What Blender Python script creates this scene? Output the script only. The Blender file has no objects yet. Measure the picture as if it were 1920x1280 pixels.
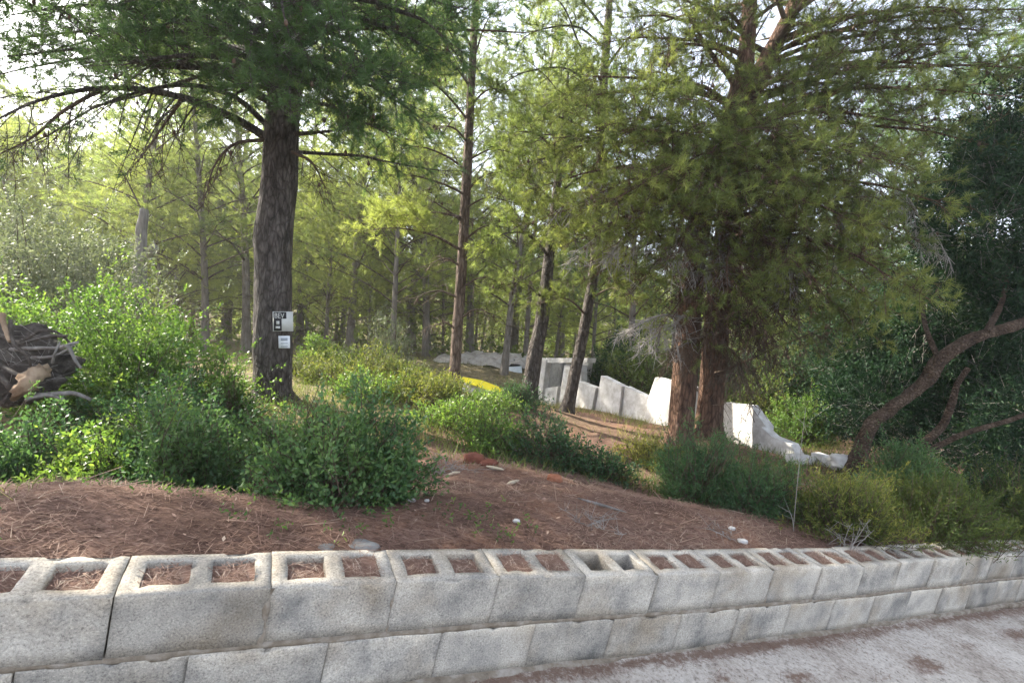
import bpy, bmesh, math, random
import numpy as np
from mathutils import Vector, Matrix

random.seed(7)
RNG = np.random.default_rng(7)
SC = bpy.context.scene
COL = SC.collection

# ------------------------------------------------------------------ camera, sky, sun, exposure
FPX = 967.5                                  # focal length in pixels of the 1920 x 1280 picture
PITCH, ROLL = math.radians(2.0), math.radians(3.0)
_up = np.array([math.sin(ROLL)*math.cos(PITCH), -math.cos(ROLL)*math.cos(PITCH), -math.sin(PITCH)])
_fw = np.array([0, 0, 1.0]) - _up*_up[2]; _fw /= np.linalg.norm(_fw)
_rt = np.cross(_fw, _up)
W = np.array([_rt, _fw, _up])                # camera (right, down, forward) -> world
CAM = np.array([0.0, 0.0, 1.6])
cam = bpy.data.cameras.new("camera"); cam.sensor_width = 36.0; cam.lens = FPX/1920*36.0
cam.clip_start = 0.05; cam.clip_end = 2000
camo = bpy.data.objects.new("camera", cam); COL.objects.link(camo)
_m = Matrix([list(W[:, 0]), list(W[:, 1]), list(W[:, 2])]).transposed()
R3 = np.stack([W[:, 0], -W[:, 1], -W[:, 2]], 1)
camo.matrix_world = Matrix([[*R3[0], CAM[0]], [*R3[1], CAM[1]], [*R3[2], CAM[2]], [0, 0, 0, 1]])
SC.camera = camo

SUN_DIR = np.array([-0.74, 0.40, 0.60]); SUN_DIR /= np.linalg.norm(SUN_DIR)
world = bpy.data.worlds.new("World"); SC.world = world; world.use_nodes = True
nt = world.node_tree; nt.nodes.clear()
wo = nt.nodes.new("ShaderNodeOutputWorld"); bg = nt.nodes.new("ShaderNodeBackground")
sky = nt.nodes.new("ShaderNodeTexSky"); sky.sky_type = 'NISHITA'; sky.sun_disc = False
sky.sun_elevation = math.asin(SUN_DIR[2]); sky.sun_rotation = math.atan2(SUN_DIR[0], SUN_DIR[1])
sky.air_density = 0.55; sky.dust_density = 1.6; sky.ozone_density = 0.0
bg.inputs[1].default_value = 0.15
pale = nt.nodes.new("ShaderNodeHueSaturation"); pale.inputs["Saturation"].default_value = 0.5   # sky colour muted so that shaded surfaces stay neutral
nt.links.new(sky.outputs[0], pale.inputs["Color"]); nt.links.new(pale.outputs[0], bg.inputs[0]); nt.links.new(bg.outputs[0], wo.inputs[0])
sun = bpy.data.lights.new("sun", 'SUN'); sun.energy = 3.5; sun.angle = math.radians(0.53); sun.color = (1.0, 0.93, 0.80)
suno = bpy.data.objects.new("sun", sun); COL.objects.link(suno)
suno.rotation_euler = Vector(SUN_DIR).to_track_quat('Z', 'Y').to_euler(); suno.location = (0, 0, 30)
SC.view_settings.view_transform = 'Standard'; SC.view_settings.look = 'None'
SC.view_settings.gamma = 1.0; SC.view_settings.use_curve_mapping = False
SC.view_settings.exposure = 2.55
HAZE = 0.0015                                # density of the thin morning haze
SC.render.engine = 'CYCLES'; SC.cycles.volume_bounces = 1
SC.cycles.max_bounces = 6; SC.cycles.diffuse_bounces = 4; SC.cycles.transmission_bounces = 4
SC.cycles.glossy_bounces = 2

# ------------------------------------------------------------------ helpers
def nrm(a):
    return a/np.maximum(np.linalg.norm(a, axis=-1, keepdims=True), 1e-9)

def at(px, py, d):
    """the point of the place seen at pixel (px, py) of the photograph at depth d"""
    return CAM + W @ np.array([(px-960)/FPX*d, (py-640)/FPX*d, d])

def vnoise(P, seed=0):
    P = np.asarray(P, float)
    i = np.floor(P).astype(np.int64); f = P-i; f = f*f*(3-2*f)
    def h(a, b, c):
        n = (a*374761393 + b*668265263 + c*2147483647 + seed*974711) & 0xffffffff
        n = ((n ^ (n >> 13))*1274126177) & 0xffffffff
        n = ((n ^ (n >> 16))*2246822519) & 0xffffffff
        return ((n ^ (n >> 15)) & 0xffff)/65535.0
    x, y, z = i[..., 0], i[..., 1], i[..., 2]; r = 0
    for dx in (0, 1):
        for dy in (0, 1):
            for dz in (0, 1):
                w = (f[..., 0] if dx else 1-f[..., 0])*(f[..., 1] if dy else 1-f[..., 1])*(f[..., 2] if dz else 1-f[..., 2])
                r = r + w*h(x+dx, y+dy, z+dz)
    return r

def fnoise(P, octs=3, seed=0):
    r = 0; a = 0.5; P = np.asarray(P, float)
    for k in range(octs):
        r = r + a*(vnoise(P, seed+k)-0.5)*2; P = P*2.03; a *= 0.5
    return r

class Geo:
    """collects vertices, faces and a per-vertex tint"""
    def __init__(s): s.V = []; s.F = {}; s.T = []; s.n = 0
    def add(s, V, F, tint=None):
        V = np.asarray(V, np.float32).reshape(-1, 3); F = np.asarray(F, np.int64)
        s.F.setdefault(F.shape[1], []).append(F+s.n)
        s.V.append(V); s.n += len(V)
        if tint is None: tint = 0.5
        s.T.append(np.broadcast_to(np.asarray(tint, np.float32), (len(V),)).copy())
    def mesh(s, name, mat, off=None, smooth=False):
        V = np.concatenate(s.V) if s.V else np.zeros((0, 3), np.float32)
        if off is not None: V = V-np.asarray(off, np.float32)
        me = bpy.data.meshes.new(name)
        me.vertices.add(len(V)); me.vertices.foreach_set("co", V.astype(np.float32).ravel())
        loops = []; starts = []; st = 0
        for k, L in s.F.items():
            A = np.concatenate(L); loops.append(A.ravel())
            starts.append(st+np.arange(len(A))*k); st += A.size
        if loops:
            loops = np.concatenate(loops).astype(np.int32); starts = np.concatenate(starts).astype(np.int32)
            me.loops.add(len(loops)); me.loops.foreach_set("vertex_index", loops)
            me.polygons.add(len(starts)); me.polygons.foreach_set("loop_start", starts)
            if smooth: me.polygons.foreach_set("use_smooth", np.ones(len(starts), bool))
        at_ = me.attributes.new("tint", 'FLOAT', 'POINT')
        at_.data.foreach_set("value", np.concatenate(s.T).astype(np.float32))
        me.update(calc_edges=True); me.validate()
        if mat: me.materials.append(mat)
        return me

def link(name, me, parent=None, kind=None):
    o = bpy.data.objects.new(name, me); COL.objects.link(o)
    if parent is not None: o.parent = parent
    if kind: o['kind'] = kind
    return o

def tag(o, label, cat, group=None):
    o['label'] = label; o['category'] = cat
    if group: o['group'] = group
    return o

def thing(name, label, cat, loc, group=None):
    o = bpy.data.objects.new(name, None); COL.objects.link(o); o.location = Vector([float(v) for v in loc])
    o.empty_display_size = 0.2
    return tag(o, label, cat, group)

def part(name, g, mat, parent, smooth=False, kind=None):
    return link(name, g.mesh(name, mat, np.array(parent.location), smooth), parent, kind)

def copy_tree(o, loc, rotz, scale, label=None):
    c = o.copy(); COL.objects.link(c); c.location = Vector([float(v) for v in loc]); c.rotation_euler = (0, 0, rotz); c.scale = (scale,)*3
    if label: c['label'] = label
    for ch in o.children:
        d = ch.copy(); COL.objects.link(d); d.parent = c
        for gch in ch.children:
            e = gch.copy(); COL.objects.link(e); e.parent = d
    return c

def tube(g, pts, rad, k=6, tint=0.5, rough=0.0, seed=0, cap=True):
    """tapered tube along a polyline"""
    pts = np.asarray(pts, float); n = len(pts); rad = np.broadcast_to(np.asarray(rad, float), (n,))
    tan = nrm(np.gradient(pts, axis=0))
    ref = np.array([0.31, 0.9, 0.12]) if abs(tan[0][2]) > 0.7 else np.array([0.02, 0.05, 1.0])
    a = nrm(np.cross(tan, ref)); b = np.cross(tan, a)
    th = np.arange(k)/k*2*math.pi
    V = pts[:, None, :] + rad[:, None, None]*(np.cos(th)[None, :, None]*a[:, None, :] + np.sin(th)[None, :, None]*b[:, None, :])
    if rough:
        d = V-pts[:, None, :]
        q = V/np.maximum(rad[0], 0.01)*np.array([1.6, 1.6, .55])
        V = pts[:, None, :]+d*(1+rough*(fnoise(q, 3, seed))[..., None])
    V = V.reshape(-1, 3)
    i = np.arange(n-1)[:, None]*k; j = np.arange(k)[None, :]; j2 = (j+1) % k
    F = np.stack([i+j, i+j2, i+k+j2, i+k+j], -1).reshape(-1, 4)
    g.add(V, F, tint)
    if cap and k >= 3:
        V2 = np.concatenate([V[-k:], pts[-1:]])
        g.add(V2, np.stack([np.arange(k), (np.arange(k)+1) % k, np.full(k, k)], -1), tint)

def bez(p0, p1, p2, n):
    t = np.linspace(0, 1, n)[:, None]
    return (1-t)**2*p0 + 2*(1-t)*t*p1 + t*t*p2

def spline(P, n):
    """Catmull-Rom through the points"""
    P = np.asarray(P, float); Q = np.concatenate([[2*P[0]-P[1]], P, [2*P[-1]-P[-2]]])
    m = len(P)-1; out = []
    for u in np.linspace(0, m-1e-6, n):
        i = int(u); t = u-i; a, b, c, d = Q[i:i+4]
        out.append(0.5*((2*b)+(c-a)*t+(2*a-5*b+4*c-d)*t*t+(3*b-a-3*c+d)*t**3))
    return np.array(out)

# ------------------------------------------------------------------ materials
def mat_new(name):
    m = bpy.data.materials.new(name); m.use_nodes = True
    n = m.node_tree.nodes; n.clear()
    out = n.new("ShaderNodeOutputMaterial")
    return m, n, m.node_tree.links, out

def nd(n, t, **kw):
    x = n.new(t)
    for k, v in kw.items():
        if k in x.inputs: x.inputs[k].default_value = v
        else: setattr(x, k, v)
    return x

def ramp(n, stops):
    r = n.new("ShaderNodeValToRGB")
    e = r.color_ramp.elements
    while len(e) > 1: e.remove(e[-1])
    e[0].position = stops[0][0]; e[0].color = (*stops[0][1], 1)
    for p, c in stops[1:]:
        q = e.new(p); q.color = (*c, 1)
    return r

def mat_leaf(name, stops, transl=0.45, rough=0.55, spec=0.25, tcol=1.5):
    m, n, L, out = mat_new(name)
    a = nd(n, "ShaderNodeAttribute", attribute_name="tint")
    r = ramp(n, stops); L.new(a.outputs["Fac"], r.inputs[0])
    p = nd(n, "ShaderNodeBsdfPrincipled"); p.inputs["Roughness"].default_value = rough
    p.inputs["Specular IOR Level"].default_value = spec
    L.new(r.outputs[0], p.inputs["Base Color"])
    t = n.new("ShaderNodeBsdfTranslucent")
    mul = n.new("ShaderNodeMix"); mul.data_type = 'RGBA'; mul.blend_type = 'MULTIPLY'
    mul.inputs["Factor"].default_value = 1.0
    mul.inputs["B"].default_value = (tcol*0.96, tcol*1.0, tcol*0.62, 1)
    L.new(r.outputs[0], mul.inputs["A"]); L.new(mul.outputs["Result"], t.inputs["Color"])
    mx = n.new("ShaderNodeMixShader"); mx.inputs[0].default_value = transl
    L.new(p.outputs[0], mx.inputs[1]); L.new(t.outputs[0], mx.inputs[2]); L.new(mx.outputs[0], out.inputs[0])
    return m

def mat_rough(name, stops, scale=(1, 1, 1), nscale=6.0, detail=8, bump=0.3, dist=0.01, rough=0.9, speck=None, rnd=0.0, plates=None):
    """noise driven rough surface in object space; rnd shifts each object's pattern and tone"""
    m, n, L, out = mat_new(name)
    tc = n.new("ShaderNodeTexCoord"); mp = n.new("ShaderNodeMapping"); mp.inputs["Scale"].default_value = scale
    src = tc.outputs["Object"]
    if rnd:
        oi = n.new("ShaderNodeObjectInfo"); ad = nd(n, "ShaderNodeVectorMath", operation='ADD')
        sc_ = nd(n, "ShaderNodeMath", operation='MULTIPLY'); sc_.inputs[1].default_value = 37.0
        L.new(oi.outputs["Random"], sc_.inputs[0]); L.new(tc.outputs["Object"], ad.inputs[0]); L.new(sc_.outputs[0], ad.inputs[1])
        src = ad.outputs[0]
    L.new(src, mp.inputs[0])
    nz = nd(n, "ShaderNodeTexNoise", Scale=nscale, Detail=detail, Roughness=0.65)
    L.new(mp.outputs[0], nz.inputs["Vector"])
    r = ramp(n, stops); L.new(nz.outputs["Fac"], r.inputs[0])
    col = r.outputs[0]
    if speck:
        ss, amt, c = speck
        nz2 = nd(n, "ShaderNodeTexNoise", Scale=ss, Detail=3, Roughness=0.7); L.new(mp.outputs[0], nz2.inputs["Vector"])
        r2 = ramp(n, [(0.42, (0, 0, 0)), (0.62, (amt, amt, amt))]); L.new(nz2.outputs["Fac"], r2.inputs[0])
        mx = n.new("ShaderNodeMix"); mx.data_type = 'RGBA'; mx.inputs["B"].default_value = (*c, 1)
        L.new(r2.outputs[0], mx.inputs["Factor"]); L.new(col, mx.inputs["A"]); col = mx.outputs["Result"]
    if rnd:
        hs = n.new("ShaderNodeHueSaturation"); mr = n.new("ShaderNodeMapRange")
        mr.inputs["To Min"].default_value = 1-rnd; mr.inputs["To Max"].default_value = 1+rnd
        L.new(oi.outputs["Random"], mr.inputs[0]); L.new(mr.outputs[0], hs.inputs["Value"]); L.new(col, hs.inputs["Color"]); col = hs.outputs[0]
    hgt = None
    if plates:
        dn = nd(n, "ShaderNodeTexNoise", Scale=6.0, Detail=4); L.new(mp.outputs[0], dn.inputs["Vector"])
        dm = n.new("ShaderNodeMix"); dm.data_type = 'VECTOR'; dm.inputs["Factor"].default_value = .10
        L.new(mp.outputs[0], dm.inputs["A"]); L.new(dn.outputs["Color"], dm.inputs["B"])
        vo = nd(n, "ShaderNodeTexVoronoi", feature='DISTANCE_TO_EDGE', Scale=plates); L.new(dm.outputs["Result"], vo.inputs["Vector"])
        rv = ramp(n, [(0.0, (.48, .46, .45)), (.14, (.9, .9, .9)), (.35, (1.08, 1.08, 1.08))]); L.new(vo.outputs["Distance"], rv.inputs[0])
        mv = n.new("ShaderNodeMix"); mv.data_type = 'RGBA'; mv.blend_type = 'MULTIPLY'; mv.inputs["Factor"].default_value = 1.0
        L.new(col, mv.inputs["A"]); L.new(rv.outputs[0], mv.inputs["B"]); col = mv.outputs["Result"]; hgt = vo.outputs["Distance"]
    p = n.new("ShaderNodeBsdfPrincipled"); p.inputs["Roughness"].default_value = rough; p.inputs["Specular IOR Level"].default_value = 0.2
    L.new(col, p.inputs["Base Color"])
    if bump:
        nb = nd(n, "ShaderNodeTexNoise", Scale=nscale*4, Detail=6, Roughness=0.7); L.new(mp.outputs[0], nb.inputs["Vector"])
        ad2 = nd(n, "ShaderNodeMath", operation='ADD'); L.new(nz.outputs["Fac"], ad2.inputs[0]); L.new(nb.outputs["Fac"], ad2.inputs[1])
        ho = ad2.outputs[0]
        if hgt is not None:
            mh = nd(n, "ShaderNodeMath", operation='MULTIPLY_ADD'); mh.inputs[1].default_value = 2.2
            mn = nd(n, "ShaderNodeMath", operation='MINIMUM'); mn.inputs[1].default_value = .3; L.new(hgt, mn.inputs[0])
            L.new(mn.outputs[0], mh.inputs[0]); L.new(ho, mh.inputs[2]); ho = mh.outputs[0]
        bp = nd(n, "ShaderNodeBump", Strength=bump, Distance=dist); L.new(ho, bp.inputs["Height"])
        L.new(bp.outputs[0], p.inputs["Normal"])
    L.new(p.outputs[0], out.inputs[0])
    return m

def mat_tint(name, stops, rough=0.85):
    m, n, L, out = mat_new(name)
    a = nd(n, "ShaderNodeAttribute", attribute_name="tint"); r = ramp(n, stops); L.new(a.outputs["Fac"], r.inputs[0])
    p = n.new("ShaderNodeBsdfPrincipled"); p.inputs["Roughness"].default_value = rough; p.inputs["Specular IOR Level"].default_value = 0.15
    L.new(r.outputs[0], p.inputs["Base Color"]); L.new(p.outputs[0], out.inputs[0])
    return m

def mat_plain(name, c, rough=0.7):
    return mat_rough(name, [(0.3, tuple(v*0.82 for v in c)), (0.7, tuple(min(1, v*1.1) for v in c))], nscale=9, bump=0.1, rough=rough)

M = {}
M['needle_shade_tone'] = mat_leaf("pine needles, shade green", [(0, (.042, .078, .036)), (.55, (.080, .135, .056)), (1, (.13, .185, .065))], .50)  # same needles darkened, the shade of the crown put into the colour
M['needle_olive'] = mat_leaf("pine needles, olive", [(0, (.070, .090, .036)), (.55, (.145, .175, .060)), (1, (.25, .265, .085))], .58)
M['needle_sun_tone'] = mat_leaf("pine needles, light green", [(0, (.085, .120, .038)), (.5, (.160, .200, .070)), (1, (.27, .295, .095))], .64)  # brighter copy of the needles, sunlight put into the colour
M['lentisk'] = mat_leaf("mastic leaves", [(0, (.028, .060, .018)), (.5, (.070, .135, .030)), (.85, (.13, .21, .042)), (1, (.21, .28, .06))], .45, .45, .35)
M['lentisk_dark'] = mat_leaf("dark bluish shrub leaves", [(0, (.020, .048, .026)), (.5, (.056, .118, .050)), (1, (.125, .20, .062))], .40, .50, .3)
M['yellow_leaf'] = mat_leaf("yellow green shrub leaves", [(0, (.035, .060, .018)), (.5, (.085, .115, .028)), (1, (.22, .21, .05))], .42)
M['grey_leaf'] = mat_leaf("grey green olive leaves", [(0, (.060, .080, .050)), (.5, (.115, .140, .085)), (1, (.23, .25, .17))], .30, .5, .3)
M['oak_leaf_shaded'] = mat_leaf("dark evergreen leaves", [(0, (.009, .024, .012)), (.6, (.022, .052, .023)), (1, (.060, .095, .032))], .30, .6, .15)  # dark leaves, darkened further to carry the deep shade inside the crown
M['grass'] = mat_leaf("dry grass", [(0, (.050, .080, .024)), (.5, (.11, .145, .042)), (.8, (.22, .21, .085)), (1, (.40, .33, .17))], .35)
M['bark'] = mat_rough("furrowed pine bark", [(.30, (.040, .034, .030)), (.47, (.115, .098, .086)), (.60, (.19, .165, .148)), (.78, (.27, .24, .22))],
                      scale=(1, 1, .30), nscale=17, bump=1.0, dist=.05, speck=(3.0, .35, (.10, .078, .060)), plates=27)
M['bark_red'] = mat_rough("reddish pine bark", [(.30, (.030, .018, .013)), (.47, (.120, .068, .045)), (.62, (.20, .115, .075)), (.78, (.26, .18, .14))],
                          scale=(1, 1, .25), nscale=18, bump=.9, dist=.025, speck=(2.5, .4, (.10, .075, .06)), plates=26)
M['bark_brown'] = mat_rough("brown pine bark", [(.30, (.045, .032, .026)), (.47, (.13, .092, .070)), (.62, (.21, .155, .120)), (.78, (.29, .235, .195))],
                          scale=(1, 1, .25), nscale=18, bump=.9, dist=.025, plates=26)
M['bark_grey'] = mat_rough("weathered grey wood", [(.3, (.09, .08, .07)), (.55, (.20, .185, .17)), (.75, (.32, .30, .28))], scale=(1, 1, .15), nscale=14, bump=.6, dist=.015)
M['twig'] = mat_rough("dead grey twigs", [(.3, (.16, .145, .13)), (.7, (.32, .295, .27))], nscale=9, bump=0)
M['twig_brown'] = mat_rough("brown twigs", [(.3, (.05, .036, .026)), (.7, (.12, .085, .062))], nscale=9, bump=0)
M['limb_brown'] = mat_rough("smooth brown bark", [(.3, (.048, .032, .023)), (.5, (.115, .077, .053)), (.7, (.20, .145, .105))], scale=(1, 1, 1), nscale=9, bump=1.0, dist=.04, plates=34)
M['concrete'] = None
M['white_wall'] = mat_rough("whitewashed concrete", [(.28, (.36, .335, .31)), (.42, (.50, .485, .465)), (.6, (.60, .59, .575))], nscale=4.5, bump=.4, dist=.01, speck=(7, .55, (.30, .275, .24)))
M['stone'] = mat_rough("grey stone", [(.3, (.13, .13, .125)), (.7, (.30, .295, .28))], nscale=9, bump=.5)
M['white_stone'] = mat_rough("white rubble", [(.3, (.36, .34, .31)), (.7, (.56, .55, .53))], nscale=6, bump=.5)
M['terracotta'] = mat_rough("red clay", [(.3, (.11, .038, .026)), (.6, (.19, .070, .045)), (.8, (.26, .12, .085))], nscale=14, bump=.6)
M['orange'] = mat_rough("orange clay", [(.3, (.20, .075, .040)), (.7, (.33, .14, .08))], nscale=14, bump=.4)
M['splinter'] = mat_rough("pale split wood", [(.3, (.36, .29, .19)), (.7, (.58, .51, .39))], scale=(1, 1, 1), nscale=12, bump=.3)
M['yellow'] = mat_plain("yellow painted board", (.78, .66, .02), .5)
M['paper'] = mat_plain("white paper", (.66, .68, .70))
M['sign_white'] = mat_plain("weathered white plate", (.46, .46, .43), .5)
M['sign_black'] = mat_plain("black print", (.022, .022, .024), .6)
M['sign_grey'] = mat_plain("grey print", (.30, .33, .36), .6)
M['root'] = mat_rough("root wood and soil", [(.3, (.030, .025, .021)), (.5, (.080, .067, .057)), (.7, (.16, .14, .122))], nscale=8, bump=.8, dist=.03)
M['root_pale'] = mat_rough("torn pale wood", [(.3, (.17, .11, .07)), (.55, (.33, .24, .16)), (.75, (.45, .36, .26))], scale=(1, 1, .4), nscale=9, bump=.5, dist=.02)
M['dry_needle'] = mat_tint("fallen pine needles", [(0, (.070, .040, .030)), (.45, (.215, .130, .098)), (.8, (.34, .235, .178)), (1, (.46, .37, .28))])
M['fill'] = mat_rough("needle litter in the cells", [(.3, (.045, .028, .022)), (.5, (.105, .066, .050)), (.7, (.175, .12, .095))], nscale=38, bump=.8, dist=.02)
M['bark_wood'] = mat_rough("pale wood bark", [(.3, (.085, .072, .060)), (.5, (.165, .142, .122)), (.7, (.26, .23, .205))], scale=(1, 1, .3), nscale=12, bump=.5, dist=.03)
M['cone'] = mat_plain("pine cone brown", (.10, .065, .045))

def mat_concrete():
    m, n, L, out = mat_new("rough concrete block")
    tc = n.new("ShaderNodeTexCoord"); oi = n.new("ShaderNodeObjectInfo")
    sc_ = nd(n, "ShaderNodeMath", operation='MULTIPLY'); sc_.inputs[1].default_value = 53.0
    ad = nd(n, "ShaderNodeVectorMath", operation='ADD')
    L.new(oi.outputs["Random"], sc_.inputs[0]); L.new(tc.outputs["Object"], ad.inputs[0]); L.new(sc_.outputs[0], ad.inputs[1])
    big = nd(n, "ShaderNodeTexNoise", Scale=5.5, Detail=5, Roughness=.6); L.new(ad.outputs[0], big.inputs["Vector"])
    r = ramp(n, [(.30, (.17, .166, .158)), (.43, (.29, .275, .25)), (.56, (.395, .368, .325)), (.72, (.48, .45, .40))])
    L.new(big.outputs["Fac"], r.inputs[0])
    # yellow-brown stains, grey damp blotches
    st = nd(n, "ShaderNodeTexNoise", noise_dimensions='4D', Scale=3.3, Detail=4, Roughness=.55); st.inputs["W"].default_value = 3.0; L.new(ad.outputs[0], st.inputs["Vector"])
    rs = ramp(n, [(.50, (0, 0, 0)), (.68, (.6, .6, .6))]); L.new(st.outputs["Fac"], rs.inputs[0])
    m1 = n.new("ShaderNodeMix"); m1.data_type = 'RGBA'; m1.inputs["B"].default_value = (.225, .175, .115, 1)
    L.new(rs.outputs[0], m1.inputs["Factor"]); L.new(r.outputs[0], m1.inputs["A"])
    # aggregate grain
    gr = nd(n, "ShaderNodeTexNoise", Scale=150, Detail=3, Roughness=.8); L.new(ad.outputs[0], gr.inputs["Vector"])
    rg = ramp(n, [(.32, (.30, .29, .28)), (.46, (.92, .92, .92)), (.56, (1.08, 1.08, 1.06)), (.70, (1.7, 1.68, 1.62))]); L.new(gr.outputs["Fac"], rg.inputs[0])
    m2 = n.new("ShaderNodeMix"); m2.data_type = 'RGBA'; m2.blend_type = 'MULTIPLY'; m2.inputs["Factor"].default_value = .75
    L.new(m1.outputs["Result"], m2.inputs["A"]); L.new(rg.outputs[0], m2.inputs["B"])
    # worn upper rim (tint attribute): cleaner, paler
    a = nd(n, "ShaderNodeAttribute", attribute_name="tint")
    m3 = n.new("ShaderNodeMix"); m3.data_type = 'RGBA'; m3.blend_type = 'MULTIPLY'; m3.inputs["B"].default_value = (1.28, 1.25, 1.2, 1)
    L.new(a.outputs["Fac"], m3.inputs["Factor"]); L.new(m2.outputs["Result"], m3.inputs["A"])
    hs = n.new("ShaderNodeHueSaturation"); mr = n.new("ShaderNodeMapRange"); mr.inputs["To Min"].default_value = .80; mr.inputs["To Max"].default_value = 1.12
    L.new(oi.outputs["Random"], mr.inputs[0]); L.new(mr.outputs[0], hs.inputs["Value"]); L.new(m3.outputs["Result"], hs.inputs["Color"])
    p = n.new("ShaderNodeBsdfPrincipled"); p.inputs["Roughness"].default_value = .93; p.inputs["Specular IOR Level"].default_value = .15
    L.new(hs.outputs[0], p.inputs["Base Color"])
    pit = nd(n, "ShaderNodeTexNoise", Scale=60, Detail=6, Roughness=.75); L.new(ad.outputs[0], pit.inputs["Vector"])
    sm = nd(n, "ShaderNodeMath", operation='ADD'); L.new(pit.outputs["Fac"], sm.inputs[0]); L.new(gr.outputs["Fac"], sm.inputs[1])
    bp = nd(n, "ShaderNodeBump", Strength=.55, Distance=.006); L.new(sm.outputs[0], bp.inputs["Height"]); L.new(bp.outputs[0], p.inputs["Normal"])
    L.new(p.outputs[0], out.inputs[0])
    return m
M['concrete'] = mat_concrete()

def mat_ground():
    m, n, L, out = mat_new("forest floor")
    tc = n.new("ShaderNodeTexCoord")
    a = nd(n, "ShaderNodeAttribute", attribute_name="tint")   # 0 needle bed, 1 dry grass and soil
    # crossing streaks of needles
    cols = []
    hs_ = []
    for k, (rz, sc_) in enumerate(((.3, (22, 60, 30)), (1.4, (24, 66, 30)), (2.4, (25, 62, 30)))):
        mp = n.new("ShaderNodeMapping"); mp.inputs["Rotation"].default_value = (0, 0, rz); mp.inputs["Scale"].default_value = sc_
        L.new(tc.outputs["Object"], mp.inputs[0])
        z = nd(n, "ShaderNodeTexNoise", Scale=1.0, Detail=4, Roughness=.7, Distortion=.6); L.new(mp.outputs[0], z.inputs["Vector"]); hs_.append(z)
    mxa = nd(n, "ShaderNodeMath", operation='MAXIMUM'); L.new(hs_[0].outputs["Fac"], mxa.inputs[0]); L.new(hs_[1].outputs["Fac"], mxa.inputs[1])
    mxb = nd(n, "ShaderNodeMath", operation='MAXIMUM'); L.new(mxa.outputs[0], mxb.inputs[0]); L.new(hs_[2].outputs["Fac"], mxb.inputs[1])
    r = ramp(n, [(.42, (.060, .035, .026)), (.56, (.168, .100, .075)), (.68, (.26, .168, .128)), (.80, (.33, .235, .18))]); L.new(mxb.outputs[0], r.inputs[0])
    bign = nd(n, "ShaderNodeTexNoise", Scale=1.7, Detail=6, Roughness=.6); L.new(tc.outputs["Object"], bign.inputs["Vector"])
    rb = ramp(n, [(.33, (.62, .60, .58)), (.5, (1, 1, 1)), (.68, (1.3, 1.16, 1.0))]); L.new(bign.outputs["Fac"], rb.inputs[0])
    m1 = n.new("ShaderNodeMix"); m1.data_type = 'RGBA'; m1.blend_type = 'MULTIPLY'; m1.inputs["Factor"].default_value = 1
    L.new(r.outputs[0], m1.inputs["A"]); L.new(rb.outputs[0], m1.inputs["B"])
    z2 = nd(n, "ShaderNodeTexNoise", Scale=7, Detail=9, Roughness=.72); L.new(tc.outputs["Object"], z2.inputs["Vector"])
    r2 = ramp(n, [(.34, (.060, .055, .028)), (.48, (.145, .120, .068)), (.60, (.235, .185, .112)), (.75, (.33, .26, .17))]); L.new(z2.outputs["Fac"], r2.inputs[0])
    m2 = n.new("ShaderNodeMix"); m2.data_type = 'RGBA'
    L.new(a.outputs["Fac"], m2.inputs["Factor"]); L.new(m1.outputs["Result"], m2.inputs["A"]); L.new(r2.outputs[0], m2.inputs["B"])
    p = n.new("ShaderNodeBsdfPrincipled"); p.inputs["Roughness"].default_value = .95; p.inputs["Specular IOR Level"].default_value = .1
    L.new(m2.outputs["Result"], p.inputs["Base Color"])
    sm = nd(n, "ShaderNodeMath", operation='ADD'); L.new(mxb.outputs[0], sm.inputs[0]); L.new(z2.outputs["Fac"], sm.inputs[1])
    bp = nd(n, "ShaderNodeBump", Strength=.8, Distance=.02); L.new(sm.outputs[0], bp.inputs["Height"]); L.new(bp.outputs[0], p.inputs["Normal"])
    L.new(p.outputs[0], out.inputs[0])
    return m
M['ground'] = mat_ground()

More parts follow.
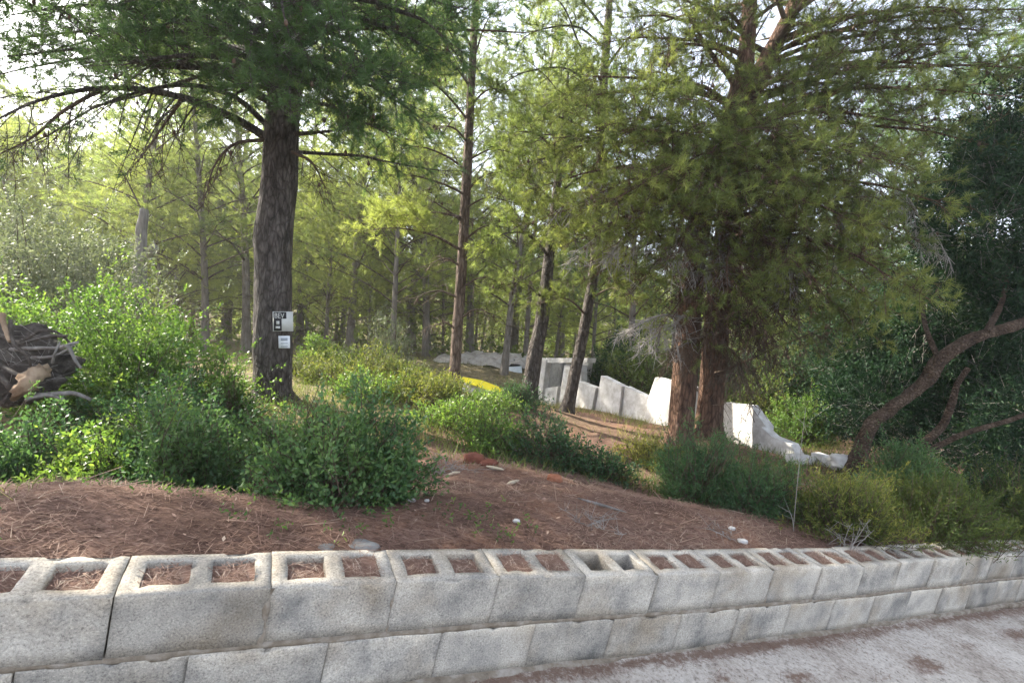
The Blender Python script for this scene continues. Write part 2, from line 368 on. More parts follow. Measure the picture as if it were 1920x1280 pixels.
def mat_road():
    m, n, L, out = mat_new("worn pale concrete road")
    tc = n.new("ShaderNodeTexCoord")
    z = nd(n, "ShaderNodeTexNoise", Scale=3.0, Detail=9, Roughness=.68); L.new(tc.outputs["Object"], z.inputs["Vector"])
    r = ramp(n, [(.32, (.26, .22, .18)), (.45, (.42, .37, .32)), (.58, (.51, .465, .41)), (.75, (.60, .555, .50))]); L.new(z.outputs["Fac"], r.inputs[0])
    g = nd(n, "ShaderNodeTexNoise", Scale=48, Detail=5, Roughness=.85); L.new(tc.outputs["Object"], g.inputs["Vector"])
    rg = ramp(n, [(.36, (.30, .28, .26)), (.46, (.90, .89, .88)), (.56, (1.05, 1.05, 1.05)), (.68, (1.35, 1.35, 1.35))]); L.new(g.outputs["Fac"], rg.inputs[0])
    m1 = n.new("ShaderNodeMix"); m1.data_type = 'RGBA'; m1.blend_type = 'MULTIPLY'; m1.inputs["Factor"].default_value = .85
    L.new(r.outputs[0], m1.inputs["A"]); L.new(rg.outputs[0], m1.inputs["B"])
    # litter caught in dips: tint attribute from the real relief of the sheet
    a = nd(n, "ShaderNodeAttribute", attribute_name="tint")
    z3 = nd(n, "ShaderNodeTexNoise", Scale=26, Detail=8, Roughness=.85); L.new(tc.outputs["Object"], z3.inputs["Vector"])
    ms = nd(n, "ShaderNodeMath", operation='MULTIPLY_ADD'); L.new(z3.outputs["Fac"], ms.inputs[0]); ms.inputs[1].default_value = 1.7; L.new(a.outputs["Fac"], ms.inputs[2])
    dv = nd(n, "ShaderNodeMath", operation='MULTIPLY'); dv.inputs[1].default_value = .42; L.new(ms.outputs[0], dv.inputs[0]); ms = dv
    rl = ramp(n, [(.50, (0, 0, 0)), (.62, (.85, .85, .85))]); L.new(ms.outputs[0], rl.inputs[0])
    m2 = n.new("ShaderNodeMix"); m2.data_type = 'RGBA'; m2.inputs["B"].default_value = (.150, .088, .060, 1)
    L.new(rl.outputs[0], m2.inputs["Factor"]); L.new(m1.outputs["Result"], m2.inputs["A"])
    p = n.new("ShaderNodeBsdfPrincipled"); p.inputs["Roughness"].default_value = .93; p.inputs["Specular IOR Level"].default_value = .15
    L.new(m2.outputs["Result"], p.inputs["Base Color"])
    sm = nd(n, "ShaderNodeMath", operation='ADD'); L.new(g.outputs["Fac"], sm.inputs[0]); L.new(z.outputs["Fac"], sm.inputs[1])
    bp = nd(n, "ShaderNodeBump", Strength=.7, Distance=.012); L.new(sm.outputs[0], bp.inputs["Height"]); L.new(bp.outputs[0], p.inputs["Normal"])
    L.new(p.outputs[0], out.inputs[0])
    return m
M['road'] = mat_road()

# ------------------------------------------------------------------ the slope: wall frame and terrain
WO = CAM+np.array([-1.0625, 1.3977, -0.8072])       # top front edge of the wall at the joint n = 0
S = np.array([0.8879, 0.4394, -0.1365]); S /= np.linalg.norm(S)
U = np.array([-0.4207, 0.8954, 0.1457]); U = nrm(U-S*(U@S))
H = np.cross(S, U)
def wf(s, u, h): return WO+S*s+U*u+H*h
Sxy, Uxy = S[:2], U[:2]
_inv = np.linalg.inv(np.stack([Sxy, Uxy], 1))
def wplane(XY, h=0.0):
    """height of the plane of the wall top (offset h) over points XY"""
    d = (np.asarray(XY)-WO[:2]) @ _inv.T
    return WO[2]+d[..., 0]*S[2]+d[..., 1]*U[2]+h*H[2], d

ctrl = []
for s_ in np.arange(-6, 17, 1.5): ctrl.append(wf(s_, .2, -.03)); ctrl.append(wf(s_, .55, -.03))
for px, py, d in [(511, 748, 5.7), (850, 738, 7.5), (995, 754, 7.6), (1070, 778, 8.0), (1280, 842, 6.4), (1335, 815, 6.7), (1005, 752, 12), (1101, 768, 10), (1244, 795, 8.1),
                  (1385, 835, 6.8), (1591, 885, 5.5), (1900, 905, 5.2), (0, 945, 2.9), (250, 943, 2.85), (450, 948, 2.85), (620, 985, 2.55), (900, 875, 3.9), (1040, 905, 3.7),
                  (1300, 955, 3.9), (1600, 960, 4.2), (700, 705, 10), (600, 657, 20), (700, 655, 24), (1000, 690, 20), (900, 745, 8.5), (800, 665, 20), (100, 760, 5.5), (300, 770, 5.2),
                  (200, 655, 14), (100, 640, 22), (400, 640, 22), (1300, 705, 20), (1700, 740, 16), (1500, 780, 10), (960, 685, 16)]:
    ctrl.append(at(px, py, d))
for x, y, z in [(-40, 45, 3.0), (0, 60, 2.6), (40, 45, -1.0), (-25, 12, .9), (25, 14, -2.6), (60, 70, 3), (-60, 70, 7), (0, 110, 13), (-70, 120, 15), (70, 120, 11), (-30, 0, 1.6), (0, 36, -.2)]: ctrl.append(np.array([x, y, z]))
ctrl = np.array(ctrl)
def _phi(r2): return 0.5*r2*np.log(np.maximum(r2, 1e-12))
_n = len(ctrl); _X = ctrl[:, :2]
_K = _phi(((_X[:, None]-_X[None])**2).sum(-1))+np.eye(_n)*0.05
_Pm = np.concatenate([np.ones((_n, 1)), _X], 1)
_A = np.block([[_K, _Pm], [_Pm.T, np.zeros((3, 3))]])
_w = np.linalg.solve(_A, np.concatenate([ctrl[:, 2], np.zeros(3)]))
def gz(XY):
    """ground height on the bank side"""
    XY = np.atleast_2d(np.asarray(XY, float)); out = np.empty(len(XY))
    for i in range(0, len(XY), 20000):
        q = XY[i:i+20000]
        out[i:i+20000] = _phi(((q[:, None]-_X[None])**2).sum(-1)) @ _w[:_n]+_w[_n]+q @ _w[_n+1:]
    zp, d = wplane(XY, -.035)
    b = np.clip((d[:, 1]-.35)/1.0, 0, 1); b = b*b*(3-2*b)
    P3 = np.concatenate([XY, np.zeros((len(XY), 1))], 1)
    amp = np.clip((d[:, 1]-.18)/.5, 0, 1)
    return zp*(1-b)+out*b+amp*(.045*fnoise(P3*1.3, 3, 5)+.024*fnoise(P3*5, 3, 9)+.012*fnoise(P3*15, 2, 19))
def gp(x, y): return np.array([x, y, gz([[x, y]])[0]])
def on_ground(px, d, dz=0.0):
    """ground point seen in image column px at depth d"""
    p = at(px, 640, d); 
    for _ in range(6):
        z = gz([p[:2]])[0]
        py = 640+( -(W.T@(np.array([p[0], p[1], z])-CAM))[1]*0)   # keep column, refine row
        c = W.T@(np.array([p[0], p[1], z])-CAM)
        row = 640+c[1]/c[2]*FPX
        p = at(px, row, d)
    return np.array([p[0], p[1], gz([p[:2]])[0]+dz])

# ground sheet of the bank and the wood
a_ = np.concatenate([-np.geomspace(1.6, 110, 26)[::-1], np.arange(-1.5, 8, .06), np.geomspace(8, 130, 30)])
b_ = np.concatenate([np.arange(.185, 4.2, .05), np.geomspace(4.25, 130, 54)])
AA, BB = np.meshgrid(a_, b_, indexing='ij')
XY = WO[:2]+AA[..., None]*Sxy+BB[..., None]*Uxy
XYf = XY.reshape(-1, 2); Zg = gz(XYf)
_cut = AA.reshape(-1)*0
P3 = np.concatenate([XYf, np.zeros((len(XYf), 1))], 1)
Bf = BB.reshape(-1)
tn = np.clip((Bf-3.0)/2.2+.75*fnoise(P3*.55, 3, 21), 0, 1)
for px_, py_, d_, rr_ in [(1180, 800, 8.2, 1.1), (1120, 790, 9.0, .9), (1250, 810, 7.4, .8), (660, 735, 8.6, .7), (900, 750, 9.5, .8)]:
    q_ = at(px_, py_, d_)[:2]; tn = tn*np.clip((np.linalg.norm(XYf-q_, axis=1)/rr_-.45+.5*fnoise(P3*1.8, 2, 6)), 0, 1)
g = Geo(); nb = len(b_); na = len(a_)
i = np.arange(na-1)[:, None]*nb; j = np.arange(nb-1)[None, :]
g.add(np.concatenate([XYf, Zg[:, None]], 1), np.stack([i+j, i+nb+j, i+nb+j+1, i+j+1], -1).reshape(-1, 4), tn)
link("ground", g.mesh("ground", M['ground'], smooth=True), kind='structure')

# road sheet along the foot of the wall
def road_h(s, u):
    P = np.stack([s, u, 0*s], -1)
    return -.405+.012*fnoise(P*2.2, 3, 31)-.05*np.clip((-u-.1)/2.0, 0, 1)
patches = [(1740, 1245, .30, .09), (1905, 1190, .36, .08), (1815, 1212, .12, .04), (1505, 1272, .16, .05), (1345, 1275, .12, .05), (1655, 1268, .12, .04), (1780, 1192, .09, .03)]
def road_hit(px, py):
    d = W @ np.array([(px-960)/FPX, (py-640)/FPX, 1.0]); o = wf(0, 0, -.41)
    t = ((o-CAM)@H)/(d@H); p = CAM+d*t-WO
    return p@S, p@U
pc = [(*road_hit(px, py), rs, ru) for px, py, rs, ru in patches]
def litter_mask(s, u):
    P = np.stack([s, u, 0*s], -1); r = 0*s
    for ps, pu, rs, ru in pc:
        q = ((s-ps)/rs)**2+((u-pu)/ru)**2
        r = np.maximum(r, np.clip((1.25-q)*.8+.9*fnoise(P*7, 3, 19), 0, 1)*np.clip(1.9-q, 0, 1))
    edge = np.clip(1-np.abs(u+.05)/(.13+.11*fnoise(P*3, 2, 41)), 0, 1)
    r = np.maximum(r, edge*1.0)
    return np.clip(r*.62+.16*fnoise(P*2.3, 3, 77)*(1)+.05, 0, 1)
a_ = np.concatenate([np.linspace(-40, -2.2, 14), np.arange(-2, 8, .05), np.geomspace(8, 60, 20)])
b_ = np.concatenate([-np.geomspace(3.0, 14, 10)[::-1], np.arange(-2.9, .1, .05)])
AA, BB = np.meshgrid(a_, b_, indexing='ij'); s_, u_ = AA.ravel(), BB.ravel()
V = WO+s_[:, None]*S+u_[:, None]*U+road_h(s_, u_)[:, None]*H
g = Geo(); nb = len(b_); na = len(a_)
i = np.arange(na-1)[:, None]*nb; j = np.arange(nb-1)[None, :]
g.add(V, np.stack([i+j, i+nb+j, i+nb+j+1, i+j+1], -1).reshape(-1, 4), litter_mask(s_, u_))
ROAD_LO = V[:, 2].min()
link("road", g.mesh("road", M['road'], smooth=True), kind='structure')

# ------------------------------------------------------------------ the block wall
FR = Matrix([[S[0], U[0], H[0]], [S[1], U[1], H[1]], [S[2], U[2], H[2]]])
wall = thing("block_wall", "low retaining wall of two courses of hollow grey concrete blocks along the road", "wall", WO)
wall.rotation_euler = FR.to_euler()

def block_mesh(seed, chip=1.0):
    xs = [0, .048, .168, .227, .347, .394]; ys = [0, .040, .163, .2]
    def fine(c, step):
        out = [c[0]]
        for p, q in zip(c[:-1], c[1:]):
            k = max(1, round((q-p)/step)); out += [p+(q-p)*t/k for t in range(1, k+1)]
        return np.array(out)
    X = fine(xs, .022); Y = fine(ys, .02); Z = np.array([-.192, -.15, -.10, -.05, -.018, -.005, 0])
    def hole(cx, cy): return ys[1] < cy < ys[2] and (xs[1] < cx < xs[2] or xs[3] < cx < xs[4])
    solid = [[not hole((X[i]+X[i+1])/2, (Y[j]+Y[j+1])/2) for j in range(len(Y)-1)] for i in range(len(X)-1)]
    idx = {}; V = []; F = []
    def v(i, j, k):
        if (i, j, k) not in idx: idx[(i, j, k)] = len(V); V.append((X[i], Y[j], Z[k]))
        return idx[(i, j, k)]
    nx, ny, nz = len(X)-1, len(Y)-1, len(Z)-1
    def so(i, j): return 0 <= i < nx and 0 <= j < ny and solid[i][j]
    for i in range(nx):
        for j in range(ny):
            if not so(i, j): continue
            F.append((v(i, j, nz), v(i+1, j, nz), v(i+1, j+1, nz), v(i, j+1, nz)))
            F.append((v(i, j, 0), v(i, j+1, 0), v(i+1, j+1, 0), v(i+1, j, 0)))
            for k in range(nz):
                if not so(i, j-1): F.append((v(i, j, k), v(i+1, j, k), v(i+1, j, k+1), v(i, j, k+1)))
                if not so(i, j+1): F.append((v(i+1, j+1, k), v(i, j+1, k), v(i, j+1, k+1), v(i+1, j+1, k+1)))
                if not so(i-1, j): F.append((v(i, j+1, k), v(i, j, k), v(i, j, k+1), v(i, j+1, k+1)))
                if not so(i+1, j): F.append((v(i+1, j, k), v(i+1, j+1, k), v(i+1, j+1, k+1), v(i+1, j, k+1)))
    V = np.array(V); tint = np.zeros(len(V))
    q = V*22; n1 = fnoise(q, 3, seed); n2 = fnoise(q+9, 3, seed+4); n3 = fnoise(q+17, 3, seed+7)
    edge = np.zeros(len(V))
    top = V[:, 2] > -.001
    ins = (np.abs(V[:, 1]) < 1e-6) | (np.abs(V[:, 1]-.2) < 1e-6) | (np.abs(V[:, 0]) < 1e-6) | (np.abs(V[:, 0]-.394) < 1e-6)
    inner = (~ins) & ((np.abs(V[:, 1]-.040) < .004) | (np.abs(V[:, 1]-.163) < .004) | np.any(np.abs(V[:, 0][:, None]-np.array([.048, .168, .227, .347])[None]) < .004, 1))
    inner &= (V[:, 1] > .03) & (V[:, 1] < .17)
    ed = top & (ins | inner)
    V[:, 0] += n1*.0010*chip+np.where(inner, n2*.003*chip, 0)
    V[:, 1] += n2*.0010*chip+np.where(inner, n3*.003*chip, 0)
    V[:, 2] += np.where(top, n3*.0018*chip, 0)
    V[:, 2] -= np.where(ed, np.clip(.0008+(fnoise(V*14, 2, seed+31)-.16)*.05*chip, .0005, .013), 0)
    V[:, 1] += np.where(ed & (np.abs(V[:, 1]) < .012), np.clip(.0004+(fnoise(V*14, 2, seed+37)-.2)*.03, .0003, .008), 0)
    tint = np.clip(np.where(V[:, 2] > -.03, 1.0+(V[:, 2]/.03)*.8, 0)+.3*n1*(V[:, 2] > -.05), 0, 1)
    g = Geo(); g.add(V, F, tint)
    return g.mesh("concrete_block", M['concrete'])
bm_top = [block_mesh(k*13+1, 1.0+.35*k) for k in range(5)]

def fill_mesh(seed, depth, mat):
    nx, ny = 9, 8
    X, Y = np.meshgrid(np.linspace(-.066, .066, nx), np.linspace(-.068, .068, ny), indexing='ij')
    P = np.stack([X.ravel(), Y.ravel(), 0*X.ravel()], -1)
    P[:, 2] = .008*fnoise(P*30, 3, seed)+.010*fnoise(P*9, 2, seed+3)-depth
    g = Geo(); i = np.arange(nx-1)[:, None]*ny; j = np.arange(ny-1)[None, :]
    g.add(P, np.stack([i+j, i+ny+j, i+ny+j+1, i+j+1], -1).reshape(-1, 4), .45)
    if mat is M['dry_needle']:
        r = np.random.default_rng(seed); n = 170
        c = np.stack([r.uniform(-.058, .058, n), r.uniform(-.06, .06, n), -depth+r.uniform(.0, .016, n)], -1)
        a = r.uniform(0, math.pi*2, n); d = np.stack([np.cos(a), np.sin(a), r.normal(0, .25, n)], -1)*.024
        sd = np.stack([-np.sin(a), np.cos(a), 0*a], -1)*.0014
        V = np.stack([c-d-sd, c-d+sd, c+d], 1).reshape(-1, 3)
        g.add(V, np.arange(3*n).reshape(-1, 3), np.repeat(r.uniform(.25, 1, n), 3))
    return g.mesh("cell_fill", mat, smooth=True)
fills = [fill_mesh(3*k+2, dp, M['dry_needle']) for k, dp in enumerate((.005, .011, .018, .026, .008))]
fill_bare = fill_mesh(50, .13, M['stone'])

dh_n = np.array([-3, 0, 1, 2, 3, 4, 5, 6, 7, 9, 10, 12, 13, 16, 20]); dh_px = np.array([-3, -1, 2, 3.5, 4.5, 1, -3, -5, -4, -4, 0, 4, 7, 8, 8.])
def sag(n):
    z = 1.6+.178*n
    return np.interp(n, dh_n, dh_px)*z/FPX*.9
rb = random.Random(11)
NB = 20
for n in range(-3, NB):
    # upper course
    o = link("concrete_block", bm_top[rb.randrange(5)], wall)
    h0, h1 = sag(n), sag(n+1)
    o.scale = (1.007, 1, 1)
    o.location = (n*.4+.0015+rb.uniform(-.002, .002), rb.uniform(-.004, .004), h0)
    o.rotation_euler = (rb.uniform(-.008, .008), -math.atan2(h1-h0, .4), rb.uniform(-.005, .005))
    for c in range(2):
        bare = n == 4 and c in (0, 1)
        f = link("cell_fill", fill_bare if bare else fills[rb.choice([0, 1, 1, 2, 2, 3, 4]) if n > 0 else rb.choice([2, 3])], o)
        f.location = (.1075 if c == 0 else .287, .1, 0); f.rotation_euler = (0, 0, rb.choice([0, math.pi]))
    # lower course, half a block along
    o = link("concrete_block", bm_top[rb.randrange(5)], wall)
    o.scale = (1.007, 1, 1)
    o.location = (n*.4+.2135+rb.uniform(-.002, .002), -.007+rb.uniform(-.003, .003), -.2075+.8*sag(n+.5))
    o.rotation_euler = (rb.uniform(-.006, .006), -math.atan2(sag(n+1.5)-sag(n+.5), .4)*.8, rb.uniform(-.006, .006))
def strip(name, u0, u1, h0, h1, amp, mat, seed, hf=1.0):
    """long irregular bead of mortar following the courses"""
    s = np.arange(-1.3, NB*.4, .03); n = len(s); g = Geo()
    P = np.stack([s, 0*s, 0*s], -1); z = hf*np.array([sag(k/.4) for k in s])
    w1 = fnoise(P*7, 3, seed)*amp; w2 = fnoise(P*9+5, 3, seed+2)*amp
    ring = [np.stack([s, 0*s+u1, z+h1], -1), np.stack([s, u0+w1, z+h1+w2*.4], -1), np.stack([s, u0+w1+.002, z+h0+w2], -1), np.stack([s, 0*s+u1, z+h0], -1)]
    V = np.stack(ring, 1).reshape(-1, 3); i = np.arange(n-1)[:, None]*4; j = np.arange(3)[None, :]
    g.add(V, np.stack([i+j, i+j+1, i+4+j+1, i+4+j], -1).reshape(-1, 4), .5)
    me = g.mesh(name, mat, smooth=True); return link(name, me, wall)
M['mortar'] = mat_rough("brown stained mortar", [(.3, (.12, .095, .07)), (.5, (.21, .175, .135)), (.7, (.33, .30, .26))], nscale=16, bump=.6, dist=.01)
strip("mortar_bed", -.003, .19, -.2135, -.189, .007, M['mortar'], 3)
strip("mortar_footing", -.022, .1, -.43, -.392, .022, M['mortar'], 9, .6)
# mortar smear in the wide joint
g = Geo(); zz = np.linspace(-.002, -.19, 12)
for side in (0, 1):
    pass
for nn, ww in ((1, 1.0), (2, .55), (7, .6)):
    pts = np.stack([nn*.4+.0005+.003*np.sin(zz*40+nn), 0*zz+.007, zz+sag(nn)], -1); tube(g, pts, ww*(.010+.004*np.sin(zz*60)), 6, .5, .3, 4)
link("mortar_smear", g.mesh("mortar_smear", M['mortar'], smooth=True), wall)

# ------------------------------------------------------------------ foliage builders
UP = np.array([0, 0, 1.0])
def rnd_dirs(r, n): return nrm(r.normal(0, 1, (n, 3)))

def needles(g, P, D, n, L, w, spread, r, tint):
    """n needles at every point P, fanned about direction D"""
    N = len(P)
    if N == 0: return
    d = nrm(np.repeat(D, n, 0)+spread*r.normal(0, 1, (N*n, 3)))
    b = np.repeat(P, n, 0)+r.normal(0, .006, (N*n, 3))
    sd = nrm(np.cross(d, rnd_dirs(r, N*n)))*w*.5
    tip = b+d*(L*r.uniform(.7, 1.15, N*n))[:, None]
    V = np.stack([b-sd, b+sd, tip], 1).reshape(-1, 3)
    t = np.repeat(np.clip(np.repeat(tint, n)+r.normal(0, .09, N*n), 0, 1), 3)
    g.add(V, np.arange(3*N*n).reshape(-1, 3), t)

def sticks(g, A, B, ra, rb_, tint=.5):
    """many thin three-sided twigs at once"""
    A = np.asarray(A, float); B = np.asarray(B, float); N = len(A)
    if N == 0: return
    d = nrm(B-A); x = nrm(np.cross(d, np.array([.3, .51, .8]))); y = np.cross(d, x)
    ring = []
    for k in range(3):
        o = math.cos(k*2.0944)*x+math.sin(k*2.0944)*y
        ring.append((A+o*np.reshape(ra, (-1, 1)), B+o*np.reshape(rb_, (-1, 1))))
    V = np.stack([q for k in ring for q in k], 1).reshape(-1, 3)
    i = np.arange(N)[:, None]*6
    F = np.concatenate([i+np.array([0, 2, 3, 1]), i+np.array([2, 4, 5, 3]), i+np.array([4, 0, 1, 5])])
    g.add(V, F, tint)

def leaves(g, P, D, nleaf, slen, L, Wd, r, tint, spread=1.0):
    """sprigs at points P along D, each with nleaf diamond leaves"""
    N = len(P)
    if N == 0: return
    t = np.tile((np.arange(nleaf)+.5)/nleaf, N)
    DD = np.repeat(D, nleaf, 0)
    b = np.repeat(P, nleaf, 0)+DD*(t*slen)[:, None]+r.normal(0, .008, (N*nleaf, 3))
    d = nrm(DD*.6+spread*rnd_dirs(r, N*nleaf)+UP*.15)
    sd = nrm(np.cross(d, rnd_dirs(r, N*nleaf)))
    ll = L*r.uniform(.6, 1.2, N*nleaf)[:, None]; ww = Wd*r.uniform(.7, 1.2, N*nleaf)[:, None]*.5
    nn = np.cross(d, sd)*ll*.08
    V = np.stack([b, b+d*ll*.5+sd*ww+nn, b+d*ll, b+d*ll*.5-sd*ww+nn], 1).reshape(-1, 3)
    tt = np.repeat(np.clip(np.repeat(tint, nleaf)+.16*(t-.5)+r.normal(0, .09, N*nleaf), 0, 1), 4)
    g.add(V, np.arange(4*N*nleaf).reshape(-1, 4), tt)

class Pine:
    """one pine: trunk, limbs, twigs and needles, gathered and linked as parts of one thing"""
    def __init__(s, name, label, trunk, radii, bark, seed, nmat, L=.090, w=.0055, n=8, step=.03, k=26, rings=70, rough=.16, group=None, cat="tree"):
        s.r = np.random.default_rng(seed); s.L, s.w, s.n, s.step = L, w, n, step
        s.pts = spline(trunk, rings); s.rad = np.interp(np.linspace(0, 1, rings), np.linspace(0, 1, len(radii)), radii)
        s.t = thing(name, label, cat, s.pts[0]-np.array([0, 0, .0]), group)
        p = s.pts.copy(); r_ = s.rad.copy()
        f = np.clip(1-np.arange(rings)/5.0, 0, 1); r_ = r_*(1+.42*f*f)          # root flare
        p = np.concatenate([[p[0]-np.array([0, 0, .35])], p]); r_ = np.concatenate([[r_[0]*1.15], r_])
        g = Geo(); tube(g, p, r_, k, .5, rough, seed)
        part("trunk", g, bark, s.t, True)
        s.needle = Geo(); s.twig = Geo(); s.bark = bark; s.nmat = nmat; s.seed = seed; s.cones = Geo()
    def foot(s, z):
        i = int(np.clip(np.searchsorted(s.pts[:, 2], z), 1, len(s.pts)-1)); return s.pts[i], s.rad[i]
    def limb(s, P, r0=.035, start=.3, nsub=14, slen=.7, fill=1.0, ntw=8, droop=0.0, tint=.5, wob=.03, sep=True, up=.18, flat=1.0):
        r = s.r; n = 14 if sep else 7
        pts = spline(P, n); ln = np.linalg.norm(np.diff(pts, axis=0), axis=1).sum()
        pts[1:] += fnoise(np.repeat(pts[1:, None]*1.7, 3, 1)+np.arange(3)[None, :, None]*31+s.seed, 2)*wob*min(ln, 2)
        g = Geo(); rad = np.linspace(r0, max(.004, r0*.13), n)
        tube(g, pts, rad, 7 if sep else 5, .5, .12 if sep else 0, s.seed)
        A, B, RA, RB = [], [], [], []
        for k in range(nsub):
            t = start+(1-start)*(k+r.uniform(.1, .9))/nsub
            x = t*(n-1); i = min(int(x), n-2); p = pts[i]+(pts[i+1]-pts[i])*(x-i); tan = nrm(pts[i+1]-pts[i])
            lat = nrm(np.cross(tan, UP)+1e-3); sg = 1 if k % 2 else -1
            d = nrm(tan*r.uniform(.35, .9)+lat*sg*r.uniform(.45, 1.0)*flat+UP*(r.normal(up, .45))-UP*droop)
            if k == nsub-1: d = nrm(tan+UP*.1)
            l = slen*(1.15-.6*t)*r.uniform(.65, 1.25)
            q = bez(p, p+d*l*.5+UP*l*.06, p+d*l-UP*l*droop*.6+rnd_dirs(r, 1)[0]*l*.1, 5)
            rr = np.linspace(max(.0035, rad[i]*.32), .0026, 5)
            A += list(q[:-1]); B += list(q[1:]); RA += list(rr[:-1]); RB += list(rr[1:])
            tt = r.uniform(.2, 1, ntw); j = np.minimum((tt*4).astype(int), 3); tp = q[j]+(q[j+1]-q[j])*(tt*4-j)[:, None]
            td = nrm(d*.6+1.0*rnd_dirs(r, ntw)+UP*(.15-droop)); tl = r.uniform(.4, 1.0, ntw)*(.16+.10*l)*(s.L/.085)**.6
            te = tp+td*tl[:, None]
            A += list(tp); B += list(te); tk = 1.0 if fill > 0 else 1.5
            RA += [.0026*tk]*ntw; RB += [.0014*tk]*ntw
            keep = r.random(ntw) < (fill*r.choice([.15, .9, 1.25, 1.5]) if sep else fill)
            if keep.any():
                ct = np.clip(tint+r.normal(0, .17), 0, 1)
                m = max(2, int(.13*(s.L/.085)**.6/s.step))
                f = np.linspace(.55, 1.0, m)
                PP = (tp[keep][:, None]+(te-tp)[keep][:, None]*f[None, :, None]).reshape(-1, 3)
                DD = np.repeat(nrm(td[keep]+UP*.12), m, 0)
                needles(s.needle, PP, DD, s.n, s.L, s.w, .70, r, np.full(len(PP), ct)+np.tile((f-.5)*.15, keep.sum()))
            if sep and r.random() < .12: s.cone(q[2]+rnd_dirs(r, 1)[0]*.03)
        sticks(g if sep else s.twig, A, B, RA, RB)
        if sep: part("branch", g, s.bark if r0 > .02 else M['twig_brown'], s.t, True)
        else:
            for F_ in g.F: pass
            s.twig.add(np.concatenate(g.V), np.concatenate(g.F[4]), .5)
    def bare(s, P, r0=.014, nsub=12, slen=.4, ntw=6, droop=.35, mat='twig', start=.15, up=-.05):
        g0, n0 = s.bark, s.needle
        s.bark = M[mat]; s.limb(P, max(r0, .0205), start, nsub, slen, 0.0, ntw, droop, sep=True, up=up); s.bark = g0
    def cone(s, p):
        th = np.arange(5)/5*6.283; z = np.array([-.022, -.010, .012, .03]); rr = np.array([.004, .017, .015, .003])
        V = np.stack([p[0]+rr[:, None]*np.cos(th), p[1]+rr[:, None]*np.sin(th), p[2]+z[:, None]+0*th], -1).reshape(-1, 3)
        i = np.arange(3)[:, None]*5; j = np.arange(5)[None, :]; j2 = (j+1) % 5
        s.cones.add(V, np.stack([i+j, i+j2, i+5+j2, i+5+j], -1).reshape(-1, 4), .5)
    def auto(s, z0, z1, nl, spread, r0=.03, az0=0.0, nsub=9, slen=.7, ntw=6, fill=1.0, rise=.25, tint=.5, shape=1.2, sep=False):
        """whorled limbs up the trunk between heights z0 and z1"""
        r = s.r
        for k in range(nl):
            f = (k+r.uniform(0, 1))/nl; z = z0+(z1-z0)*f
            p, tr = s.foot(z); a = az0+k*2.39996+r.normal(0, .3)
            l = spread*(1-.72*f**shape)*r.uniform(.65, 1.2)
            d = np.array([math.cos(a), math.sin(a), 0.0]); dz = l*(rise+.55*f)*r.uniform(.5, 1.3)
            P = [p, p+d*l*.33+UP*dz*.55, p+d*l*.7+UP*dz*.9, p+d*l+UP*dz*r.uniform(.8, 1.1)]
            s.limb(P, min(r0, tr*.55)*(1-.5*f), .25, nsub, slen*(1-.3*f), fill, ntw, tint=np.clip(tint+r.normal(0, .12), 0, 1), sep=sep)
    def done(s, twmat='twig_brown'):
        if s.needle.n: part("crown", s.needle, s.nmat, s.t, False, 'stuff')
        if s.twig.n: part("branches", s.twig, M[twmat], s.t, False, 'stuff')
        if s.cones.n: part("cones", s.cones, M['cone'], s.t, False, 'stuff')
        return s.t

def A_(l, d0=None):
    """points (px, py, depth) -> place"""
    return [at(*q) for q in l]

# ------------------------------------------------------------------ the pines one can tell apart
def gbase(px, d, sink=.02): return on_ground(px, d, -sink)

